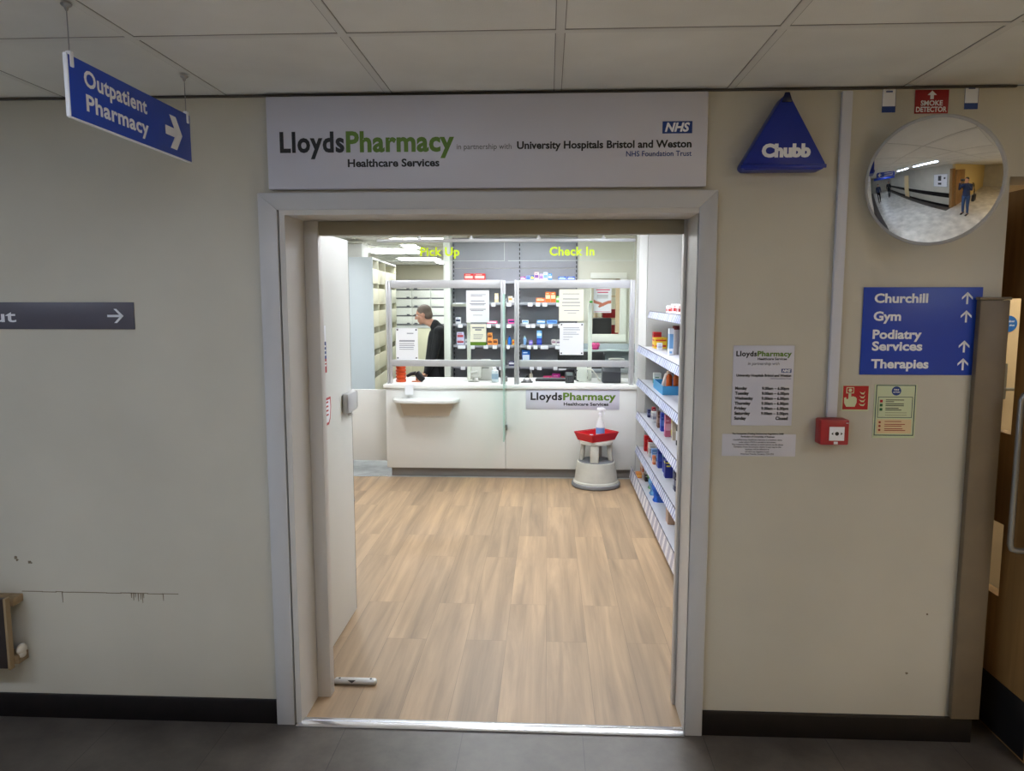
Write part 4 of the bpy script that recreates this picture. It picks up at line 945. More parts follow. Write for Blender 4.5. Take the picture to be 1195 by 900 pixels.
BACK = [
 (541, 552, 318.5, 0, (200, 30, 30), (238, 200, 190), 'red carton with cream band on the topmost dark shelf, left of its twin'),
 (553, 566, 318.5, 0, (200, 30, 30), (238, 200, 190), 'red carton with cream band on the topmost dark shelf, right of its twin'),
 (607.5, 613.5, 322, 0, (150, 50, 130), (220, 190, 210), 'low purple carton at the left end of the right topmost dark shelf'),
 (614.5, 619, 321, 0, (120, 150, 220), (80, 110, 200), 'pale blue carton beside the low purple carton on the topmost dark shelf'),
 (619.5, 623.3, 320.5, 0, (40, 80, 170), (220, 220, 90), 'blue carton with yellow band on the topmost dark shelf'),
 (624, 629, 317, 0, (226, 190, 180), (120, 80, 150), 'tall peach carton with purple base band on the topmost dark shelf'),
 (630, 634, 319, 0, (200, 180, 215), (150, 110, 180), 'slim lilac carton on the topmost dark shelf'),
 (634.5, 639.5, 317, 0, (200, 220, 240), (120, 160, 210), 'tall pale ice blue carton on the topmost dark shelf'),
 (640, 644.5, 318.5, 0, (60, 130, 200), (190, 220, 235), 'mid blue carton with white band on the topmost dark shelf'),
 (652, 661.5, 322, 0, (50, 90, 190), (170, 200, 235), 'wide blue flat carton on the topmost dark shelf, left of two'),
 (662.5, 671.5, 322, 0, (50, 90, 190), (200, 215, 240), 'wide blue flat carton on the topmost dark shelf, right of two'),
 (577, 581.5, 341.5, 1, (214, 196, 160), (236, 228, 210), 'striped gold carton on the second dark shelf'),
 (593.5, 598, 345, 1, (222, 214, 196), (190, 150, 90), 'cream and gold carton on the second dark shelf behind the glass divider'),
 (598.6, 603.5, 347, 1, WH, (190, 190, 196), 'plain white carton on the second dark shelf next to the cream and gold one'),
 (626, 636, 347, 1, (226, 110, 50), (238, 190, 160), 'low orange carton on the second dark shelf'),
 (637, 642.8, 340, 1, (228, 106, 40), (240, 206, 170), 'tall orange carton on the second dark shelf, left of a pair'),
 (643.2, 649, 340, 1, (228, 106, 40), (240, 206, 170), 'tall orange carton on the second dark shelf, right of a pair'),
 (649.6, 655, 344.5, 1, (100, 170, 60), (220, 235, 210), 'green carton beside the tall orange pair on the second dark shelf'),
 (530.5, 536.5, 370, 2, (220, 220, 226), (50, 60, 90), 'small white carton with dark picture at the left of the third dark shelf'),
 (568, 580, 375.2, 2, (226, 90, 140), (244, 220, 230), 'flat pink carton on the third dark shelf behind the pick up screen'),
 (593, 602, 372.5, 2, (226, 80, 150), (40, 40, 110), 'pink and navy carton on the third dark shelf behind the glass divider'),
 (609.5, 617, 373, 2, (216, 224, 232), (90, 150, 200), 'white carton with blue ring on the third dark shelf'),
 (627, 637, 373, 2, (110, 160, 215), (220, 232, 242), 'light blue flat carton on the third dark shelf, left of two'),
 (638.5, 651, 373, 2, (110, 160, 215), (60, 110, 190), 'light blue flat carton on the third dark shelf, right of two'),
 (531.5, 540.5, 396, 3, (200, 200, 225), (170, 60, 70), 'lilac photo carton on the fourth dark shelf, lower of two'),
 (541.6, 547, 396, 3, (212, 212, 216), (140, 140, 150), 'grey white carton on the fourth dark shelf behind the white tube frame'),
 (568.3, 574.2, 396, 3, (236, 150, 70), (110, 60, 40), 'orange photo carton on the fourth dark shelf, under its twin'),
 (574.8, 580.3, 396, 3, (236, 150, 70), (110, 60, 40), 'orange photo carton on the fourth dark shelf, right of the stacked two'),
 (598, 602.5, 396.5, 3, (240, 190, 40), (190, 40, 30), 'yellow and red carton on the fourth dark shelf'),
 (618, 622, 397, 3, (120, 100, 200), (180, 170, 230), 'slim violet carton on the fourth dark shelf'),
 (627, 633, 394.6, 3, (30, 50, 160), (60, 90, 190), 'deep blue carton on the fourth dark shelf, bottom of a stack'),
 (644.5, 649.6, 396, 3, WH, (150, 110, 130), 'white carton on the fourth dark shelf, left of two'),
 (650.3, 656, 396.5, 3, WH, (120, 100, 130), 'white carton on the fourth dark shelf, right of two'),
 (532.5, 540, 422.5, 4, (60, 120, 190), (226, 230, 236), 'blue and white carton on the fifth dark shelf at the left'),
 (551, 561, 423, 4, (190, 60, 70), (230, 200, 200), 'red flat carton on the fifth dark shelf behind the card terminal'),
 (593.5, 600.5, 422, 4, (36, 40, 90), (226, 226, 236), 'navy and white pack on the fifth dark shelf behind the glass divider'),
 (609.5, 619, 408.5, 4, (20, 100, 190), (210, 225, 240), 'large blue carton on the fifth dark shelf'),
 (632, 640, 425, 4, (200, 60, 40), (236, 210, 190), 'low red carton on the fifth dark shelf at check in'),
 (655, 664, 424.5, 4, (190, 40, 50), (236, 170, 190), 'red and pink low carton on the fifth dark shelf near the monitor'),
 (635, 645, 439.5, 5, (220, 60, 120), (244, 190, 210), 'pink carton on the lowest visible dark shelf, left of three'),
 (645.5, 655, 436.5, 5, (200, 50, 150), (230, 150, 200), 'magenta carton on the lowest visible dark shelf, middle of three'),
 (656.3, 660.5, 440, 5, (210, 70, 90), (240, 200, 200), 'coral slim carton on the lowest visible dark shelf, right of three'),
]
for u0, u1, v, k, c, b, lab in BACK:
    z = SZ[k] + .0006; h = max(HV(v) - SZ[k], .03)
    carton(U(u0), 5.78, z, U(u1), 5.84, h, c, b, lab, G0, bf=(.35, .7))
# stacked uppers
carton(U(531.8), 5.78, HV(396) + .0012, U(540.2), 5.84, .082, (190, 190, 222), (180, 70, 80), 'lilac photo carton on the fourth dark shelf, upper of two', G0)
carton(U(568.5), 5.78, HV(396) + .0012, U(574), 5.84, .075, (236, 150, 70), (110, 60, 40), 'orange photo carton on the fourth dark shelf, stacked on its twin', G0)
carton(U(627), 5.78, HV(394.6) + .0012, U(633), 5.84, .09, (110, 170, 225), (210, 230, 240), 'sky blue carton on the fourth dark shelf, top of a stack', G0)
bottle('medicine_bottle', U(594.5), 5.80, SZ[3] + .0006, .018, .10, mat('bottle blue', (20, 110, 200), .3), mat('bottle cap blue', (10, 60, 140), .4), 'blue bottle on the fourth dark shelf behind the glass divider', group=G0)
bottle('medicine_bottle', U(612.8), 5.80, SZ[3] + .0006, .017, .10, mat('bottle pale blue', (130, 170, 215), .3), mat('cap pale green', (170, 200, 180), .4), 'pale blue bottle with green cap on the fourth dark shelf', group=G0)
bottle('medicine_bottle', U(620.3), 5.80, SZ[5] + .0006, .022, .19, mat('bottle cream', (224, 216, 200), .4), signw_m, 'cream bottle on the lowest visible dark shelf', group=G0)

# ------------------------------------------------------------------ white pigeonhole unit and far drawers
t = thing('pigeonhole_unit', 'tall white pigeonhole drawer unit behind the left end of the counter', 'cabinet', (-2.3, 7.5, 0))
Mx = Matrix.Translation((-2.175, 6.52, 0)) @ Matrix.Rotation(radians(4.4), 4, 'Z')
def PB(): return MB(Mx)
ys = [0, .46, 1.10, 2.28]; HT = 2.21; DP = .42
build('side_panel', PB().rbox(-DP, -.022, .001, .0, .0, HT, .003), mat('cool white side panel', (204, 214, 220), .4), t)
build('top_panel', PB().rbox(-DP, .0005, HT - .025, 0, ys[3] + .022, HT, .003), white_m, t)
build('back_panel', PB().box(-DP, .0005, .001, -DP + .01, ys[3] + .02, HT - .026), white_m, t)
for yy in ys[1:]: build('divider', PB().box(-DP + .011, yy, .001, 0, yy + .022, HT - .026), mat('pigeonhole cream', (232, 230, 208), .45), t)
for k in range(7):
    z1 = HT - .026 - k * .283 - (.02 if k == 0 else 0)
    for j in range(3):
        a_ = ys[j] + (.0225 if j else .001); b_ = ys[j + 1] - .0005
        d = build('drawer_front', PB().rbox(-.016, a_ + .002, z1 - .283 + .008, -.001, b_ - .002, z1 - (.095 if k == 0 else .072), .002).box(-DP + .012, a_ + .002, z1 - .283 + .008, -.0165, b_ - .002, z1 - .275 + .02), mat('pigeonhole cream', (232, 230, 208), .45), t)
t = thing('storage_box', 'pale box standing on top of the white pigeonhole unit', 'box', (-2.42, 6.6, HT))
build('body', MB().rbox(-2.56, 6.58, HT + .0005, -2.32, 6.9, HT + .165, .003), white_m, t)
build('lid', MB().rbox(-2.565, 6.575, HT + .1655, -2.315, 6.905, HT + .185, .003), lgrey_m, t)

t = thing('drawer_wall', 'bank of white dispensary drawers on the far wall', 'drawers', (-2.3, BY - .3, 1.1))
build('carcass', MB().box(-3.42, BY - .30, 1.10, -.9, BY - .002, 2.11), mat('drawer carcass', (190, 190, 184), .5), t)
hm = mat('drawer handle grey', (110, 112, 116), .4)
for j in range(6):
    for k in range(5):
        x0 = -3.40 + j * .415; z0 = 1.12 + k * .19
        d = build('drawer', MB().rbox(x0, BY - .325, z0 + .03, x0 + .405, BY - .301, z0 + .186, .002), mat('drawer front white', (238, 238, 230), .4), t)
        build('pull', MB().box(x0 + .02, BY - .318, z0 + .004, x0 + .385, BY - .301, z0 + .026).box(x0 + (.30 if j % 2 == 0 else .05), BY - .35, z0 + .012, x0 + (.36 if j % 2 == 0 else .12), BY - .327, z0 + .05), hm, d)
t = thing('base_cabinet', 'cream base cabinets below the far drawers', 'cabinet', (-2.3, BY - .4, 0))
build('body', MB().box(-3.42, BY - .45, .001, -.9, BY - .002, 1.06), mat('cream cabinet', (230, 226, 196), .5), t)
build('top', MB().rbox(-3.44, BY - .48, 1.0605, -.88, BY - .002, 1.098, .003), white_m, t)
for j in range(6): build('door', MB().rbox(-3.41 + j * .418, BY - .47, .08, -3.0 + j * .418, BY - .4505, 1.05, .002), mat('cream cabinet', (230, 226, 196), .5), t)

# ------------------------------------------------------------------ customer shelving on the right
t = thing('customer_shelving', 'pale grey shop shelving along the right wall', 'shelving', (1.0, 2.6, 0))
y0, y1 = 1.02, 4.12
build('back_panel', MB().box(1.225, y0, .10, 1.24, y1, 2.2), mat('shelving back lavender grey', (186, 188, 200), .45), t)
for yy in (y0, 2.05, 3.08, y1 - .03): build('upright', MB().box(1.205, yy, .001, 1.2245, yy + .03, 2.2), shelfw_m, t)
build('plinth', MB().box(.81, y0, .001, 1.22, y1, .062), mat('dark plinth', (70, 66, 66), .6), t)
tick = ticket_mat('ticket rail', 15., (116, 126, 178), (214, 220, 236))
tick2 = ticket_mat('base ticket rail', 7., (160, 162, 186), (226, 226, 234), duty=.5)
SHZ = dict(A=(1.575, .915), B=(1.265, .832), C=(.96, .832), D=(.655, .832), E=(.335, .832), F=(.095, .785))
for k, (z, xf) in SHZ.items():
    sh = build('shelf', MB().rbox(xf + .004, y0, z - .03, 1.2045, y1 - (.1 if k == 'A' else .02), z, .002), shelfw_m, t)
    hgt = .055 if k != 'F' else .098
    ye = y1 - (.1 if k == 'A' else .02)
    mb = MB(); lp_ = .012 if k != 'F' else .05
    mb.prism([(xf + .0035, z + lp_), (xf - .004, z + lp_), (xf - .022, z + lp_ - hgt), (xf - .017, z + lp_ - hgt - .004), (xf + .0035, z - .028)], y0, ye, 'y')
    # prism 'y' takes (x,z)
    build('ticket_rail', mb, tick2 if k == 'F' else tick, sh)
    build('rail_lip', MB().tube([(xf - .003, y0, z + lp_ + .001), (xf - .003, ye, z + lp_ + .001)], .0035, 6), mat('rail lip dark', (70, 72, 86), .4), sh)
G1 = 'products on the customer shelves'
def rc(k, x, y, dx, h, dy, c, b, lab, bf=(.3, .62), name='medicine_carton', cat='box', dz=0.):
    return carton(x, y, SHZ[k][0] + .0006 + dz, x + dx, y + dy, h, c, b, lab, G1, cat, bf, name)
rc('A', .985, 3.46, .05, .066, .09, WH, (190, 70, 60), 'white carton with red mark, farthest on the topmost customer shelf')
rc('A', .985, 3.22, .06, .082, .09, WH, (196, 60, 60), 'white carton with red mark, second from the far end of the topmost customer shelf')
rc('A', .99, 3.02, .06, .080, .08, (224, 214, 208), (150, 50, 50), 'white carton with dark red edge, third from the far end of the topmost customer shelf')
rc('A', .98, 2.52, .06, .14, .07, WH, (200, 60, 80), 'tall white and red carton at the visible end of the topmost customer shelf')
rc('B', .93, 3.80, .11, .05, .14, (232, 196, 50), (190, 40, 40), 'yellow and red carton on the second customer shelf, lower of a stack')
rc('B', .93, 3.80, .11, .045, .14, (232, 196, 50), (200, 60, 40), 'yellow carton on the second customer shelf, middle of a stack', dz=.051)
rc('B', .925, 3.84, .07, .045, .08, (190, 30, 40), (150, 20, 30), 'small red carton crowning the yellow stack on the second customer shelf', dz=.097)
rc('B', .93, 3.60, .04, .06, .06, (230, 230, 232), (180, 190, 210), 'small white carton beside the yellow stack on the second customer shelf')
def rb(k, x, y, r, h, m, cm, label, name='lotion_bottle', neck=.45, **kw):
    return bottle(name, x, y, SHZ[k][0] + .0006, r, h, m, cm, label, group=G1, neck=neck, **kw)
rc('B', .93, 3.02, .036, .205, .05, (222, 228, 238), (110, 160, 210), 'tall white tube carton with blue print on the second customer shelf', bf=(.25, .8))
rb('B', 1.0, 3.12, .026, .225, mat('bottle pearl', (206, 200, 198), .3), mat('dark red cap', (120, 40, 44), .4), 'pearl bottle with dark red cap on the second customer shelf, farther one', neck=.85)
rb('B', 1.035, 2.98, .026, .225, mat('bottle pearl', (206, 200, 198), .3), mat('dark red cap', (120, 40, 44), .4), 'pearl bottle with dark red cap on the second customer shelf, nearer one', neck=.85)
rc('C', .916, 3.68, .06, .10, .08, (220, 226, 220), (50, 130, 70), 'white and green carton on the third customer shelf', bf=(.1, .5))
t = thing('display_tray', 'blue display tray holding orange bottles on the third customer shelf', 'tray', (.98, 3.2, .9606), G1)
build('tray', MB().box(.885, 2.98, .9608, 1.10, 3.5, .966).box(.885, 2.98, .9661, .891, 3.5, 1.03).box(1.094, 2.98, .9661, 1.10, 3.5, 1.03).box(.8911, 2.98, .9661, 1.0939, 2.986, 1.03).box(.8911, 3.494, .9661, 1.0939, 3.5, 1.03), mat('tray cyan blue', (70, 160, 215), .4), t)
for i, (x, y) in enumerate(((.955, 3.12), (1.0, 3.06), (1.05, 3.05))):
    bottle('lotion_bottle', x, y, .9668, .024, .17, mat('amber orange', (206, 96, 40), .25), mat('cap cream', (226, 206, 190), .4), 'orange bottle in the blue tray, ' + ('closest to the aisle', 'middle of the three', 'farthest from the aisle')[i], group=G1, neck=.6)
mb = MB(Matrix.Translation((.935, 3.3, .9672)) @ Matrix.Rotation(radians(16), 4, 'Y')); mb.rbox(-.02, -.03, 0.006, .02, .03, .13, .006); mb.rbox(-.012, -.02, .131, .012, .02, .15, .003, 1)
solo('lotion_tube', mb, [mat('tube white peach', (236, 222, 212), .4), mat('tube cap peach', (232, 180, 160), .4)], 'white tube leaning in the blue tray behind the orange bottles', 'tube', (.935, 3.3, .967), G1)
for a_ in [('D', .885, 3.80, .025, .07, .05, (40, 44, 90), (120, 130, 170), 'small navy carton at the far end of the fourth customer shelf'),
           ('D', .93, 3.84, .03, .085, .05, (190, 60, 70), (230, 220, 220), 'small red and white carton at the far end of the fourth customer shelf'),
           ('D', .99, 3.80, .045, .135, .06, (170, 170, 178), (220, 220, 226), 'silver grey carton at the back of the fourth customer shelf'),
           ('D', .888, 3.55, .055, .082, .09, (226, 224, 226), (150, 150, 170), 'white carton with grey print on the fourth customer shelf'),
           ('D', .893, 3.26, .026, .135, .07, (116, 84, 74), (160, 130, 120), 'brown slim carton on the fourth customer shelf'),
           ('D', .897, 3.10, .026, .145, .06, (40, 70, 190), (90, 130, 220), 'blue slim carton on the fourth customer shelf'),
           ('D', .893, 2.86, .042, .165, .06, (196, 100, 130), (226, 170, 190), 'dusky pink carton on the fourth customer shelf'),
           ('D', .925, 2.72, .06, .21, .035, (206, 192, 170), (226, 214, 190), 'tall beige carton leaning space beside the dusky pink one'),
           ('E', .872, 3.88, .038, .14, .06, (200, 30, 36), (170, 20, 26), 'red carton on the fifth customer shelf, closest to the aisle of three'),
           ('E', .918, 3.90, .038, .14, .06, (206, 34, 38), (226, 90, 90), 'red carton on the fifth customer shelf, middle of three'),
           ('E', .964, 3.92, .038, .14, .06, (196, 26, 32), (160, 20, 26), 'red carton on the fifth customer shelf, deepest of three'),
           ('E', .878, 3.62, .075, .12, .08, (224, 220, 216), (160, 150, 150), 'white carton with grey band in front of the red cartons'),
           ('E', .882, 3.46, .05, .10, .06, (110, 160, 220), (190, 214, 236), 'light blue carton on the fifth customer shelf'),
           ('E', .872, 3.33, .024, .072, .05, (228, 130, 80), (240, 190, 150), 'small orange carton on the fifth customer shelf'),
           ('E', .895, 3.20, .05, .19, .07, (34, 56, 150), (60, 90, 190), 'tall navy carton on the fifth customer shelf'),
           ('E', .914, 3.05, .04, .145, .06, (36, 60, 156), (110, 170, 140), 'navy carton with green edge on the fifth customer shelf'),
           ('E', .900, 2.86, .058, .134, .08, (32, 44, 140), (220, 210, 60), 'navy carton with yellow top band on the fifth customer shelf'),
           ('E', .975, 2.86, .05, .125, .08, (30, 44, 150), (70, 90, 190), 'plain navy carton deepest on the fifth customer shelf'),
           ('E', .905, 2.46, .04, .13, .07, (40, 46, 80), (150, 150, 170), 'dark carton at the near visible end of the fifth customer shelf')]:
    rc(*a_, bf=(.84, .93) if 'yellow top' in a_[-1] or 'green edge' in a_[-1] else (.3, .62))
for a_ in [('D', 1.00, 3.60, .05, .12, .08, (210, 206, 214), (150, 60, 80), 'pale carton with wine band behind the white grey print one on the fourth customer shelf'),
           ('D', .955, 3.28, .05, .12, .07, (220, 214, 206), (190, 150, 160), 'cream carton behind the brown slim one on the fourth customer shelf'),
           ('D', .95, 3.08, .05, .135, .07, (196, 200, 222), (90, 100, 170), 'lilac blue carton behind the blue slim one on the fourth customer shelf'),
           ('D', .95, 2.90, .05, .15, .06, (232, 214, 90), (230, 230, 220), 'yellow carton behind the dusky pink one on the fourth customer shelf'),
           ('E', .885, 3.735, .036, .125, .06, (190, 24, 34), (222, 80, 80), 'red carton in the second rank of the fifth customer shelf, closest to the aisle'),
           ('E', .930, 3.755, .036, .13, .06, (202, 30, 36), (170, 20, 26), 'red carton in the second rank of the fifth customer shelf, deeper one'),
           ('E', .955, 3.47, .05, .11, .07, (70, 110, 190), (210, 220, 236), 'medium blue carton behind the light blue one on the fifth customer shelf'),
           ('E', .955, 3.22, .05, .15, .07, (40, 60, 150), (200, 206, 230), 'navy carton with white band behind the tall navy one on the fifth customer shelf'),
           ('F', 1.00, 2.62, .08, .15, .1, (206, 200, 190), (120, 120, 130), 'grey white carton deep on the base shelf')]:
    rc(*a_)
rb('D', .945, 2.54, .026, .19, mat('bottle black', (34, 34, 42), .3), blk_m, 'black bottle with white label on the fourth customer shelf', lab=paper_m)
rc('F', .862, 3.98, .075, .097, .1, (226, 196, 170), (206, 110, 60), 'beige carton at the far end of the base shelf, lower of two')
rc('F', .862, 3.98, .075, .097, .1, (226, 190, 160), (196, 90, 50), 'beige carton at the far end of the base shelf, upper of two', dz=.098)
rc('F', .862, 3.72, .034, .13, .08, (44, 40, 40), (200, 196, 190), 'black carton on the base shelf, closest to the aisle', bf=(.5, .8))
rc('F', .902, 3.72, .034, .13, .08, (48, 42, 42), (206, 200, 196), 'black carton on the base shelf, deeper one', bf=(.5, .8))
rc('F', .80, 3.85, .05, .045, .08, (226, 140, 50), (240, 180, 90), 'low orange carton on the base shelf')
def pouch(x, y, w, d, h, c, c2, lab):
    """crinkled standing pouch"""
    random.seed(int(x * 1000 + y * 77))
    b = bmesh.new(); bmesh.ops.create_grid(b, x_segments=2, y_segments=2, size=.5); b.free()
    mb = MB(); n = 20; rows = 12; vs = []; fs = []; ms = []
    for j in range(rows + 1):
        f = j / rows; pinch = 1 - .75 * max(0, (f - .72) / .28) ** 1.2
        for i in range(n):
            a = 2 * pi * i / n; ca, sa = cos(a), sin(a)
            sx = abs(ca) ** .5 * (1 if ca > 0 else -1); sy = abs(sa) ** .5 * (1 if sa > 0 else -1)
            rr = 1 + .07 * sin(5 * a + 7 * f) * sin(9 * f + a) + random.uniform(-.03, .03)
            vs.append((x + w / 2 * sx * pinch * rr + .01 * sin(8 * f), y + d / 2 * sy * (1 - .1 * f) * rr, SHZ['F'][0] + .0008 + h * f + (.006 * sin(3 * a) if j == rows else 0)))
    for j in range(rows):
        for i in range(n): fs.append((j * n + i, j * n + (i + 1) % n, (j + 1) * n + (i + 1) % n, (j + 1) * n + i))
    fs += [tuple(range(n - 1, -1, -1)), tuple(rows * n + i for i in range(n))]
    mb.add(vs, fs, 0)
    return solo('product_pouch', mb, [mat(lab[:24], c, .22, var=c2, vscale=16)], lab, 'pouch', (x, y, SHZ['F'][0]), G1, smooth=50)
pouch(.89, 3.50, .06, .10, .19, (90, 140, 90), .45, 'green and blue pouch on the base shelf')
pouch(.90, 3.30, .11, .12, .18, (90, 140, 215), .4, 'crinkled light blue pouch on the base shelf, behind the other blue one')
pouch(.90, 3.10, .11, .13, .195, (50, 100, 200), .3, 'crinkled deep blue pouch on the base shelf, in front of the other blue one')
rc('F', .862, 2.45, .11, .19, .10, (196, 160, 130), (220, 196, 170), 'brown cardboard carton nearest on the base shelf', bf=(.6, .8), name='cardboard_carton')

# ------------------------------------------------------------------ kick stool, tray, spray, cloth
sx_, sy_ = .445, 3.955
t = thing('step_stool', 'round grey kick step stool in front of the counter', 'stool', (sx_, sy_, 0))
stm = mat('stool grey plastic', (188, 187, 178), .45, var=.03, vscale=10)
build('base_ring', MB().lathe([(.212, 0), (.222, .008), (.222, .03), (.214, .036)], (sx_, sy_, .002), 40), mat('stool rubber ring', (128, 130, 134), .6), t)
build('lower_body', MB().lathe([(.208, 0), (.206, .012), (.196, .02), (.174, .178), (.172, .188), (.162, .192)], (sx_, sy_, .0385), 40), stm, t)
build('step_tread', MB().lathe([(.160, 0), (.160, .004), (.156, .006)], (sx_, sy_, .2308), 40), mat('tread dark grey', (112, 114, 120), .7, bump=.6, bscale=300), t)
for k in range(4):
    a = radians(-100 + k * 90); ca, sa = cos(a), sin(a)
    M_ = Matrix.Translation((sx_, sy_, 0)) @ Matrix.Rotation(a, 4, 'Z')
    mb = MB(M_); mb.prism([(.152, .2375), (.136, .392), (.096, .392), (.114, .2375)], -.038, .038, 'y', r=.005)
    build('leg', mb, stm, t)
build('top_step', MB().lathe([(.142, 0), (.150, .004), (.148, .026), (.142, .031)], (sx_, sy_, .3925), 40), stm, t)
TT = .4242
t = thing('red_tray', 'red plastic tray lying on the grey step stool', 'tray', (sx_, sy_, TT), rotz=radians(38))
rm = mat('tray red plastic', (200, 20, 34), .35)
w0, d0, w1_, d1_, hh = .135, .10, .160, .122, .068
mb = MB()
o_ = [(-w0, -d0), (w0, -d0), (w0, d0), (-w0, d0)]; q_ = [(-w1_, -d1_), (w1_, -d1_), (w1_, d1_), (-w1_, d1_)]; th = .005
vs = [(x, y, .0005) for x, y in o_] + [(x, y, hh) for x, y in q_] + [(x * (1 - .045), y * (1 - .06), hh) for x, y in q_] + [(x * .96, y * .95, .006) for x, y in o_]
fs = [(3, 2, 1, 0)] + [(i, (i + 1) % 4, 4 + (i + 1) % 4, 4 + i) for i in range(4)] + [(4 + i, 4 + (i + 1) % 4, 8 + (i + 1) % 4, 8 + i) for i in range(4)] + [(8 + i, 8 + (i + 1) % 4, 12 + (i + 1) % 4, 12 + i) for i in range(4)] + [(12, 13, 14, 15)]
mb.add(vs, fs); build('tray_body', mb, rm, t, local=True, smooth=0)
mb = MB()
for i in range(4):
    a_, b_ = q_[i], q_[(i + 1) % 4]; mb.tube([(a_[0], a_[1], hh + .0045), (b_[0], b_[1], hh + .0045)], .004, 8)
build('rolled_rim', mb, rm, t, local=True)
bx, by, bz = sx_ + .036, sy_ + .012, TT + .0066
t = thing('spray_bottle', 'white trigger spray bottle standing in the red tray', 'bottle', (bx, by, bz))
build('body', MB().lathe([(.036, 0), (.040, .006), (.040, .115), (.036, .135), (.018, .19), (.015, .215)], (bx, by, bz), 24, sy=.75), mat('clear white plastic', (224, 226, 228), .25), t)
build('label', MB().lathe([(.0408, .05), (.0408, .105)], (bx, by, bz), 24, sy=.755), mat('spray label blue', (110, 150, 205), .4), t)
build('collar', MB().lathe([(.018, 0), (.018, .02), (.014, .024)], (bx, by, bz + .2155), 16), signw_m, t)
tr = build('trigger_head', MB().prism([(bx - .034, bz + .262), (bx - .03, bz + .285), (bx + .025, bz + .288), (bx + .045, bz + .275), (bx + .045, bz + .262), (bx + .012, bz + .255), (bx + .010, bz + .24), (bx - .012, bz + .24), (bx - .014, bz + .255)], by - .011, by + .011, 'y', r=.003), signw_m, t)
build('trigger', MB().tube([(bx + .018, by, bz + .262), (bx + .034, by, bz + .245), (bx + .036, by, bz + .225)], .0045, 8), signw_m, tr)
# folded cloth
b = bmesh.new(); bmesh.ops.create_uvsphere(b, u_segments=24, v_segments=12, radius=1)
for v in b.verts:
    v.co = Vector((v.co.x * .042, v.co.y * .034, max(v.co.z, -.35) * .030 + .0107 + .004 * sin(v.co.x * 6) * cos(v.co.y * 5)))
    v.co += Vector((sx_ - .05, sy_ - .03, bz + .006))
mb = MB().bm(b)
solo('cleaning_cloth', mb, [mat('cloth white blue', (206, 214, 232), .9, var=.15, vscale=40, bump=.5, bscale=150)], 'white and blue cloth bundled in the red tray beside the spray bottle', 'cloth', (sx_ - .075, sy_ - .045, bz))

# ================================================================== people
def remeshed(name, mb, m, parent, voxel, it=3):
    me = bpy.data.meshes.new('tmp'); me.from_pydata(mb.v, [], mb.f); me.update()
    o = bpy.data.objects.new('tmp', me); COL.objects.link(o)
    r = o.modifiers.new('r', 'REMESH'); r.mode = 'VOXEL'; r.voxel_size = voxel; r.use_smooth_shade = True
    s = o.modifiers.new('s', 'SMOOTH'); s.iterations = it; s.factor = .5
    dg = bpy.context.evaluated_depsgraph_get(); me2 = bpy.data.meshes.new_from_object(o.evaluated_get(dg))
    bpy.data.objects.remove(o); bpy.data.meshes.remove(me)
    me2.name = name; me2.materials.clear(); me2.materials.append(m)
    me2.polygons.foreach_set('use_smooth', [True] * len(me2.polygons))
    p = bpy.data.objects.new(name, me2); COL.objects.link(p); p.parent = parent; ORG[p.name] = Vector((0, 0, 0))
    return p

def hand(mb, wrist, fwd, palm_n, side, curl=.5, s=1.):
    """palm + four unequal fingers + thumb; fwd = hand direction, palm_n = palm normal"""
    w = Vector(wrist); f = Vector(fwd).normalized(); n = Vector(palm_n); n = (n - f * n.dot(f)).normalized(); a = f.cross(n).normalized() * side
    for k, (o, l, r) in enumerate(((.027, .075, .0085), (.009, .083, .009), (-.009, .077, .0085), (-.026, .06, .0075))):
        base = w + f * .085 * s + a * o * s
        mb.cap(w + f * .01 * s + a * o * .6 * s, base, .013 * s, .0115 * s, 8)
        p = base; ang = 0.
        for j, fr in enumerate((.45, .3, .25)):
            ang += curl * (.6 + .25 * j); d = f * cos(ang) + n * sin(ang); q = p + d * l * fr * s
            mb.cap(p, q, r * s * (1 - .1 * j), r * s * (.92 - .1 * j), 8); p = q
    b = w + f * .025 * s + a * .026 * s
    q = b + (f * .6 + a * .7 + n * .25).normalized() * .042 * s; mb.cap(b, q, .013 * s, .0105 * s, 8)
    mb.cap(q, q + (f * .85 + a * .1 + n * .45).normalized() * .034 * s, .0105 * s, .008 * s, 8)

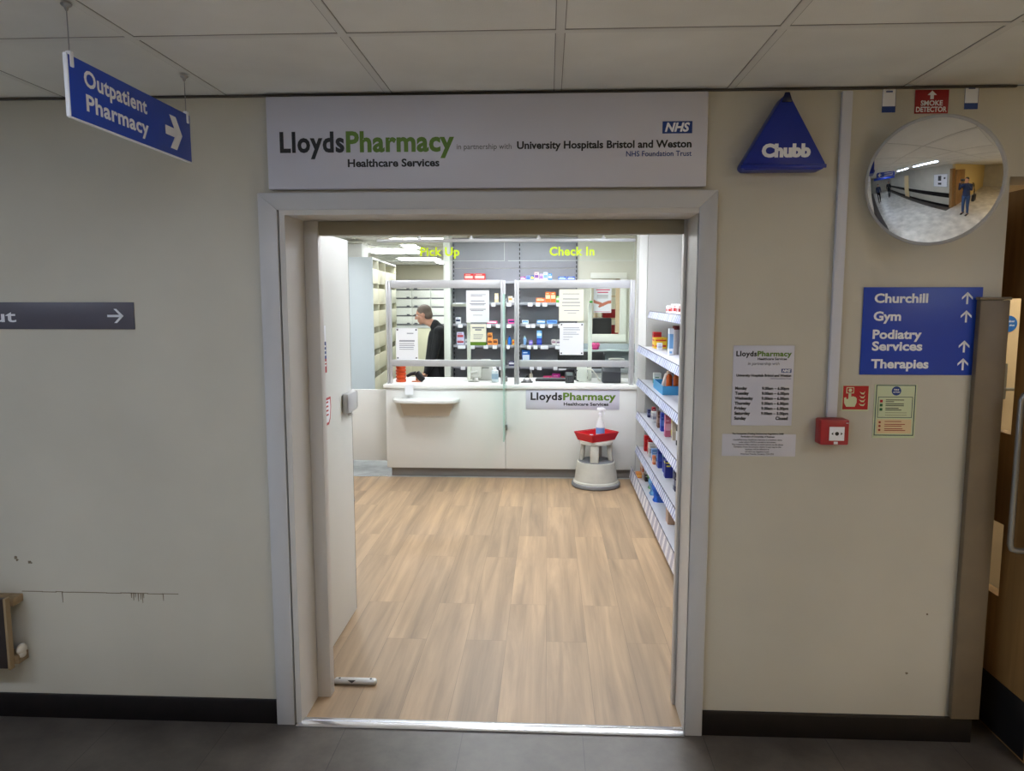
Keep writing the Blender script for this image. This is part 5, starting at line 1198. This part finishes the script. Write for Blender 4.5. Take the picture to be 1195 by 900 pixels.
def head(mb, hb, c, look, s=1., hair_long=False):
    """head centre c, look direction; adds skull, jaw, nose, ears, lips to mb and hair shell to hb"""
    c = Vector(c); f = Vector(look).normalized(); r = f.cross(Vector((0, 0, 1))).normalized(); u = r.cross(f)
    R = Matrix((r, f, u)).transposed()
    P = lambda x, y, z: c + r * x * s + f * y * s + u * z * s
    mb.ball(P(0, -.008, .03), (.074 * s, .092 * s, .085 * s), R=R)
    mb.ball(P(0, .022, -.035), (.058 * s, .064 * s, .075 * s), R=R)
    mb.ball(P(0, .062, -.088), (.026 * s, .02 * s, .02 * s), R=R, n=8)
    mb.cap(P(0, .088, .022), P(0, .108, -.022), .009 * s, .013 * s, 8)
    mb.ball(P(.012, .095, -.026), (.009 * s,) * 3, n=6); mb.ball(P(-.012, .095, -.026), (.009 * s,) * 3, n=6)
    for x in (-1, 1):
        mb.cap(P(x * .012, .086, .030), P(x * .045, .074, .032), .0085 * s, .0085 * s, 8)
        mb.ball(P(x * .04, .066, -.012), (.022 * s, .018 * s, .02 * s), n=8)
        mb.ball(P(x * .076, -.005, -.005), (.010 * s, .018 * s, .032 * s), R=R, n=8)
    mb.cap(P(-.02, .083, -.054), P(.02, .083, -.054), .008 * s, .008 * s, 8)
    mb.cap(P(-.016, .083, -.064), P(.016, .083, -.064), .008 * s, .008 * s, 8)
    hb.ball(P(0, -.018, .042), (.080 * s, .094 * s, .085 * s), R=R)
    hb.ball(P(0, -.05, -.005), (.072 * s, .062 * s, .075 * s), R=R)
    if hair_long: hb.cap(P(0, -.085, .0), P(0, -.10, -.14), .05 * s, .025 * s)
    return P, R

def person(label, loc, rotz, J, top_m, leg_m, hair_m, skin_m, voxel=.007, look=(0, 1, 0), curl=.5, shoe_m=None, hair_long=False, hands_n=None, s=1., bulk=False):
    t = thing('person', label, 'person', loc, None, rotz)
    B, T, L_, Hh = MB(), MB(), MB(), MB()
    P, R = head(B, Hh, J['head'], look, s, hair_long)
    B.cap(J['neck'], Vector(J['head']) + Vector((0, -.012, -.06)), .056 * s, .05 * s)
    ch, be, pv = J['chest'], J['belly'], J['pelvis']
    B.ball(ch, (.15, .095, .16)); B.ball(be, (.13, .09, .14)); B.ball(pv, (.145, .10, .12))
    T.ball(ch, (.172, .122, .185)); T.ball(be, (.158, .125, .17)); T.ball((pv[0], pv[1], pv[2] + .03), (.165, .125, .13)); T.cap(be, ch, .12, .12)
    T.cap((ch[0], ch[1], ch[2] + .08), J['neck'], .10, .066)
    if bulk: T.cap((ch[0], ch[1] - .005, ch[2] + .03), (pv[0], pv[1] + .03, pv[2] - .24), .158, .19, 24)
    for sd, x in (('l', -1), ('r', 1)):
        sh, el, wr = J[sd + 'sh'], J[sd + 'el'], J[sd + 'wr']
        B.cap(sh, el, .045, .036); B.cap(el, wr, .036, .024)
        T.cap((ch[0], ch[1], sh[2] + .0), sh, .085, .068); T.cap(sh, el, .064, .05); T.cap(el, Vector(el).lerp(Vector(wr), .92), .05, .038)
        f = (Vector(wr) - Vector(el)).normalized()
        hn = (hands_n or {}).get(sd, (-x * 1., 0, -.2))
        hand(B, wr, J.get(sd + 'hd', f), hn, -x if True else x, curl)
        hp, kn, an = J[sd + 'hip'], J[sd + 'kn'], J[sd + 'an']
        B.cap(hp, kn, .078, .05); B.cap(kn, an, .05, .036); B.cap(an, (an[0], an[1] + .13, .03), .034, .026); B.cap(an, (an[0], an[1] - .04, .035), .034, .03)
        L_.cap(hp, kn, .094, .066); L_.cap(kn, (an[0], an[1], an[2] - .02), .066, .052); L_.ball(pv, (.16, .118, .12))
        S = MB(); S.cap((an[0], an[1] - .05, .04), (an[0], an[1] + .06, .042), .036, .042); S.cap((an[0], an[1] + .06, .04), (an[0] + x * .01, an[1] + .16, .034), .042, .033); S.rbox(an[0] - .045, an[1] - .09, .002, an[0] + .045, an[1] + .19, .03, .012)
        S.cap((an[0], an[1] - .01, .05), (an[0], an[1], .09), .04, .042)
        remeshed('shoe', S, shoe_m or blk_m, t, max(voxel, .006), 2)
    remeshed('body', B, skin_m, t, voxel)
    remeshed('top', T, top_m, t, voxel + .001); remeshed('trousers', L_, leg_m, t, voxel + .001); remeshed('hair', Hh, hair_m, t, voxel)
    for x in (-1, 1): build('eye', MB().ball(P(x * .031, .0725, .012), .0125 * s, n=8).ball(P(x * .031, .0825, .012), .0055 * s, 1, n=6), [signw_m, blk_m], t, local=True)
    return t, P, R
skin = mat('skin', (214, 160, 136), .5)
black_cloth = mat('black jumper cloth', (30, 31, 36), .8, var=.25, vscale=9)
dark_tr = mat('black trousers cloth', (20, 20, 23), .85)
grey_hair = mat('grey brown hair', (120, 106, 98), .7)
denim = mat('blue denim', (52, 78, 120), .8, var=.1, vscale=40)
jacket = mat('dark blue jacket', (34, 48, 84), .7)
dark_hair = mat('dark hair', (40, 30, 26), .6)

# pharmacist behind the counter: faces left, stooping a little over the bench
J = dict(head=(0, .255, 1.50), neck=(0, .12, 1.38), chest=(0, .05, 1.19), belly=(0, .07, .99), pelvis=(0, .06, .90),
         lsh=(-.185, .04, 1.295), lel=(-.235, .10, 1.00), lwr=(-.17, .20, .80), rsh=(.185, .06, 1.29), rel=(.23, .12, 1.03), rwr=(.13, .24, .82),
         lhip=(-.09, .02, .86), lkn=(-.1, .05, .47), lan=(-.1, .0, .085), rhip=(.09, .02, .86), rkn=(.1, .06, .47), ran=(.1, .02, .085))
person('person in black clothes stooping behind the pick up counter', (-1.275, 6.42, 0), pi / 2, J, black_cloth, dark_tr, grey_hair, skin, look=(0, 1, -.25), hands_n={'l': (0, 0, -1), 'r': (0, 0, -1)}, curl=.35, bulk=True)

# photographer seen only in the convex mirror, holding a phone up
px_, py_ = 0.0, -3.22
J = dict(head=(0, .03, 1.655), neck=(0, -.01, 1.50), chest=(0, -.02, 1.30), belly=(0, -.01, 1.10), pelvis=(0, -.01, .97),
         lsh=(-.185, -.02, 1.42), lel=(-.25, .12, 1.27), lwr=(-.135, .305, 1.58), rsh=(.185, -.02, 1.42), rel=(.25, .12, 1.27), rwr=(.135, .305, 1.58),
         lhip=(-.09, -.01, .92), lkn=(-.1, .02, .5), lan=(-.11, -.02, .085), rhip=(.09, -.01, .92), rkn=(.11, .03, .5), ran=(.13, .02, .085),
         lhd=(.35, .22, .9), rhd=(-.35, .22, .9))
t, P, R = person('person in blue jacket and jeans photographing the doorway, seen in the convex mirror', (px_, py_, 0), 0, J, jacket, denim, dark_hair, skin, voxel=.008, look=(0, 1, .02), hands_n={'l': (.8, -.2, 0), 'r': (-.8, -.2, 0)}, curl=.35)
t = thing('phone', 'dark phone held up by the person in the blue jacket', 'phone', (0, -2.842, 1.70))
build('case', MB().rbox(-.08, -2.850, 1.662, .08, -2.842, 1.738, .0035), blk_m, t)
build('lens_bump', MB().rbox(.03, -2.8418, 1.675, .06, -2.8400, 1.725, .0008), dgrey_m, t)
t = thing('shoulder_bag', 'black bag hanging at the hip of the person in the blue jacket', 'bag', (.30, -3.29, .70))
build('bag_body', MB().rbox(.24, -3.42, .70, .36, -3.17, 1.0, .03, seg=3), blk_m, t)
build('strap', MB().tube([(.30, -3.24, .99), (.295, -3.26, 1.3), (.285, -3.262, 1.45), (.245, -3.262, 1.522), (.20, -3.265, 1.528), (.21, -3.36, 1.44), (.28, -3.365, 1.2), (.30, -3.35, .99)], .012, 8), blk_m, t)
# two passers-by far down the corridor
J2 = dict(head=(0, .02, 1.60), neck=(0, -.01, 1.45), chest=(0, -.02, 1.27), belly=(0, -.01, 1.08), pelvis=(0, -.01, .95),
          lsh=(-.185, -.02, 1.38), lel=(-.24, -.06, 1.10), lwr=(-.24, .06, .90), rsh=(.185, -.02, 1.38), rel=(.24, .02, 1.10), rwr=(.24, .14, .93),
          lhip=(-.09, -.01, .90), lkn=(-.1, .10, .5), lan=(-.1, .16, .085), rhip=(.09, -.01, .90), rkn=(.1, .02, .5), ran=(.1, -.22, .10))
person('person in dark clothes walking far down the corridor, closer to the facing wall', (-7.6, -2.2, 0), radians(-90), J2, dark_tr, dark_tr, dark_hair, skin, voxel=.014)
person('person in dark clothes walking far down the corridor, closer to the pharmacy wall', (-6.4, -.8, 0), radians(-90), J2, jacket, dark_tr, dark_hair, skin, voxel=.014)

# ================================================================== camera, world, colour
cam = bpy.data.cameras.new('camera'); co = bpy.data.objects.new('camera', cam); COL.objects.link(co)
cam.sensor_width = 36; cam.lens = 36 * 877.4 / 1195; cam.clip_start = .01; cam.clip_end = 60
p_, y_ = radians(6.595), radians(-2.734)
F = Vector((sin(y_) * cos(p_), cos(y_) * cos(p_), -sin(p_))); A = Vector((cos(y_), -sin(y_), 0)); Uv = A.cross(F)
co.matrix_world = Matrix(((A.x, Uv.x, -F.x, 0), (A.y, Uv.y, -F.y, CAMY), (A.z, Uv.z, -F.z, CAMZ), (0, 0, 0, 1)))
SC.camera = co
w = bpy.data.worlds.new('world'); SC.world = w; w.use_nodes = True
w.node_tree.nodes['Background'].inputs[0].default_value = (.5, .52, .55, 1); w.node_tree.nodes['Background'].inputs[1].default_value = .05
vs_ = SC.view_settings; vs_.view_transform = 'Standard'; vs_.look = 'None'; vs_.gamma = 1; vs_.use_curve_mapping = False; vs_.exposure = 1.1
c = SC.cycles
c.use_denoising = True
try: c.denoiser = 'OPENIMAGEDENOISE'
except Exception: pass
c.max_bounces = 10; c.diffuse_bounces = 5; c.glossy_bounces = 5; c.transparent_max_bounces = 16; c.caustics_reflective = False; c.caustics_refractive = False
c.sample_clamp_indirect = 6
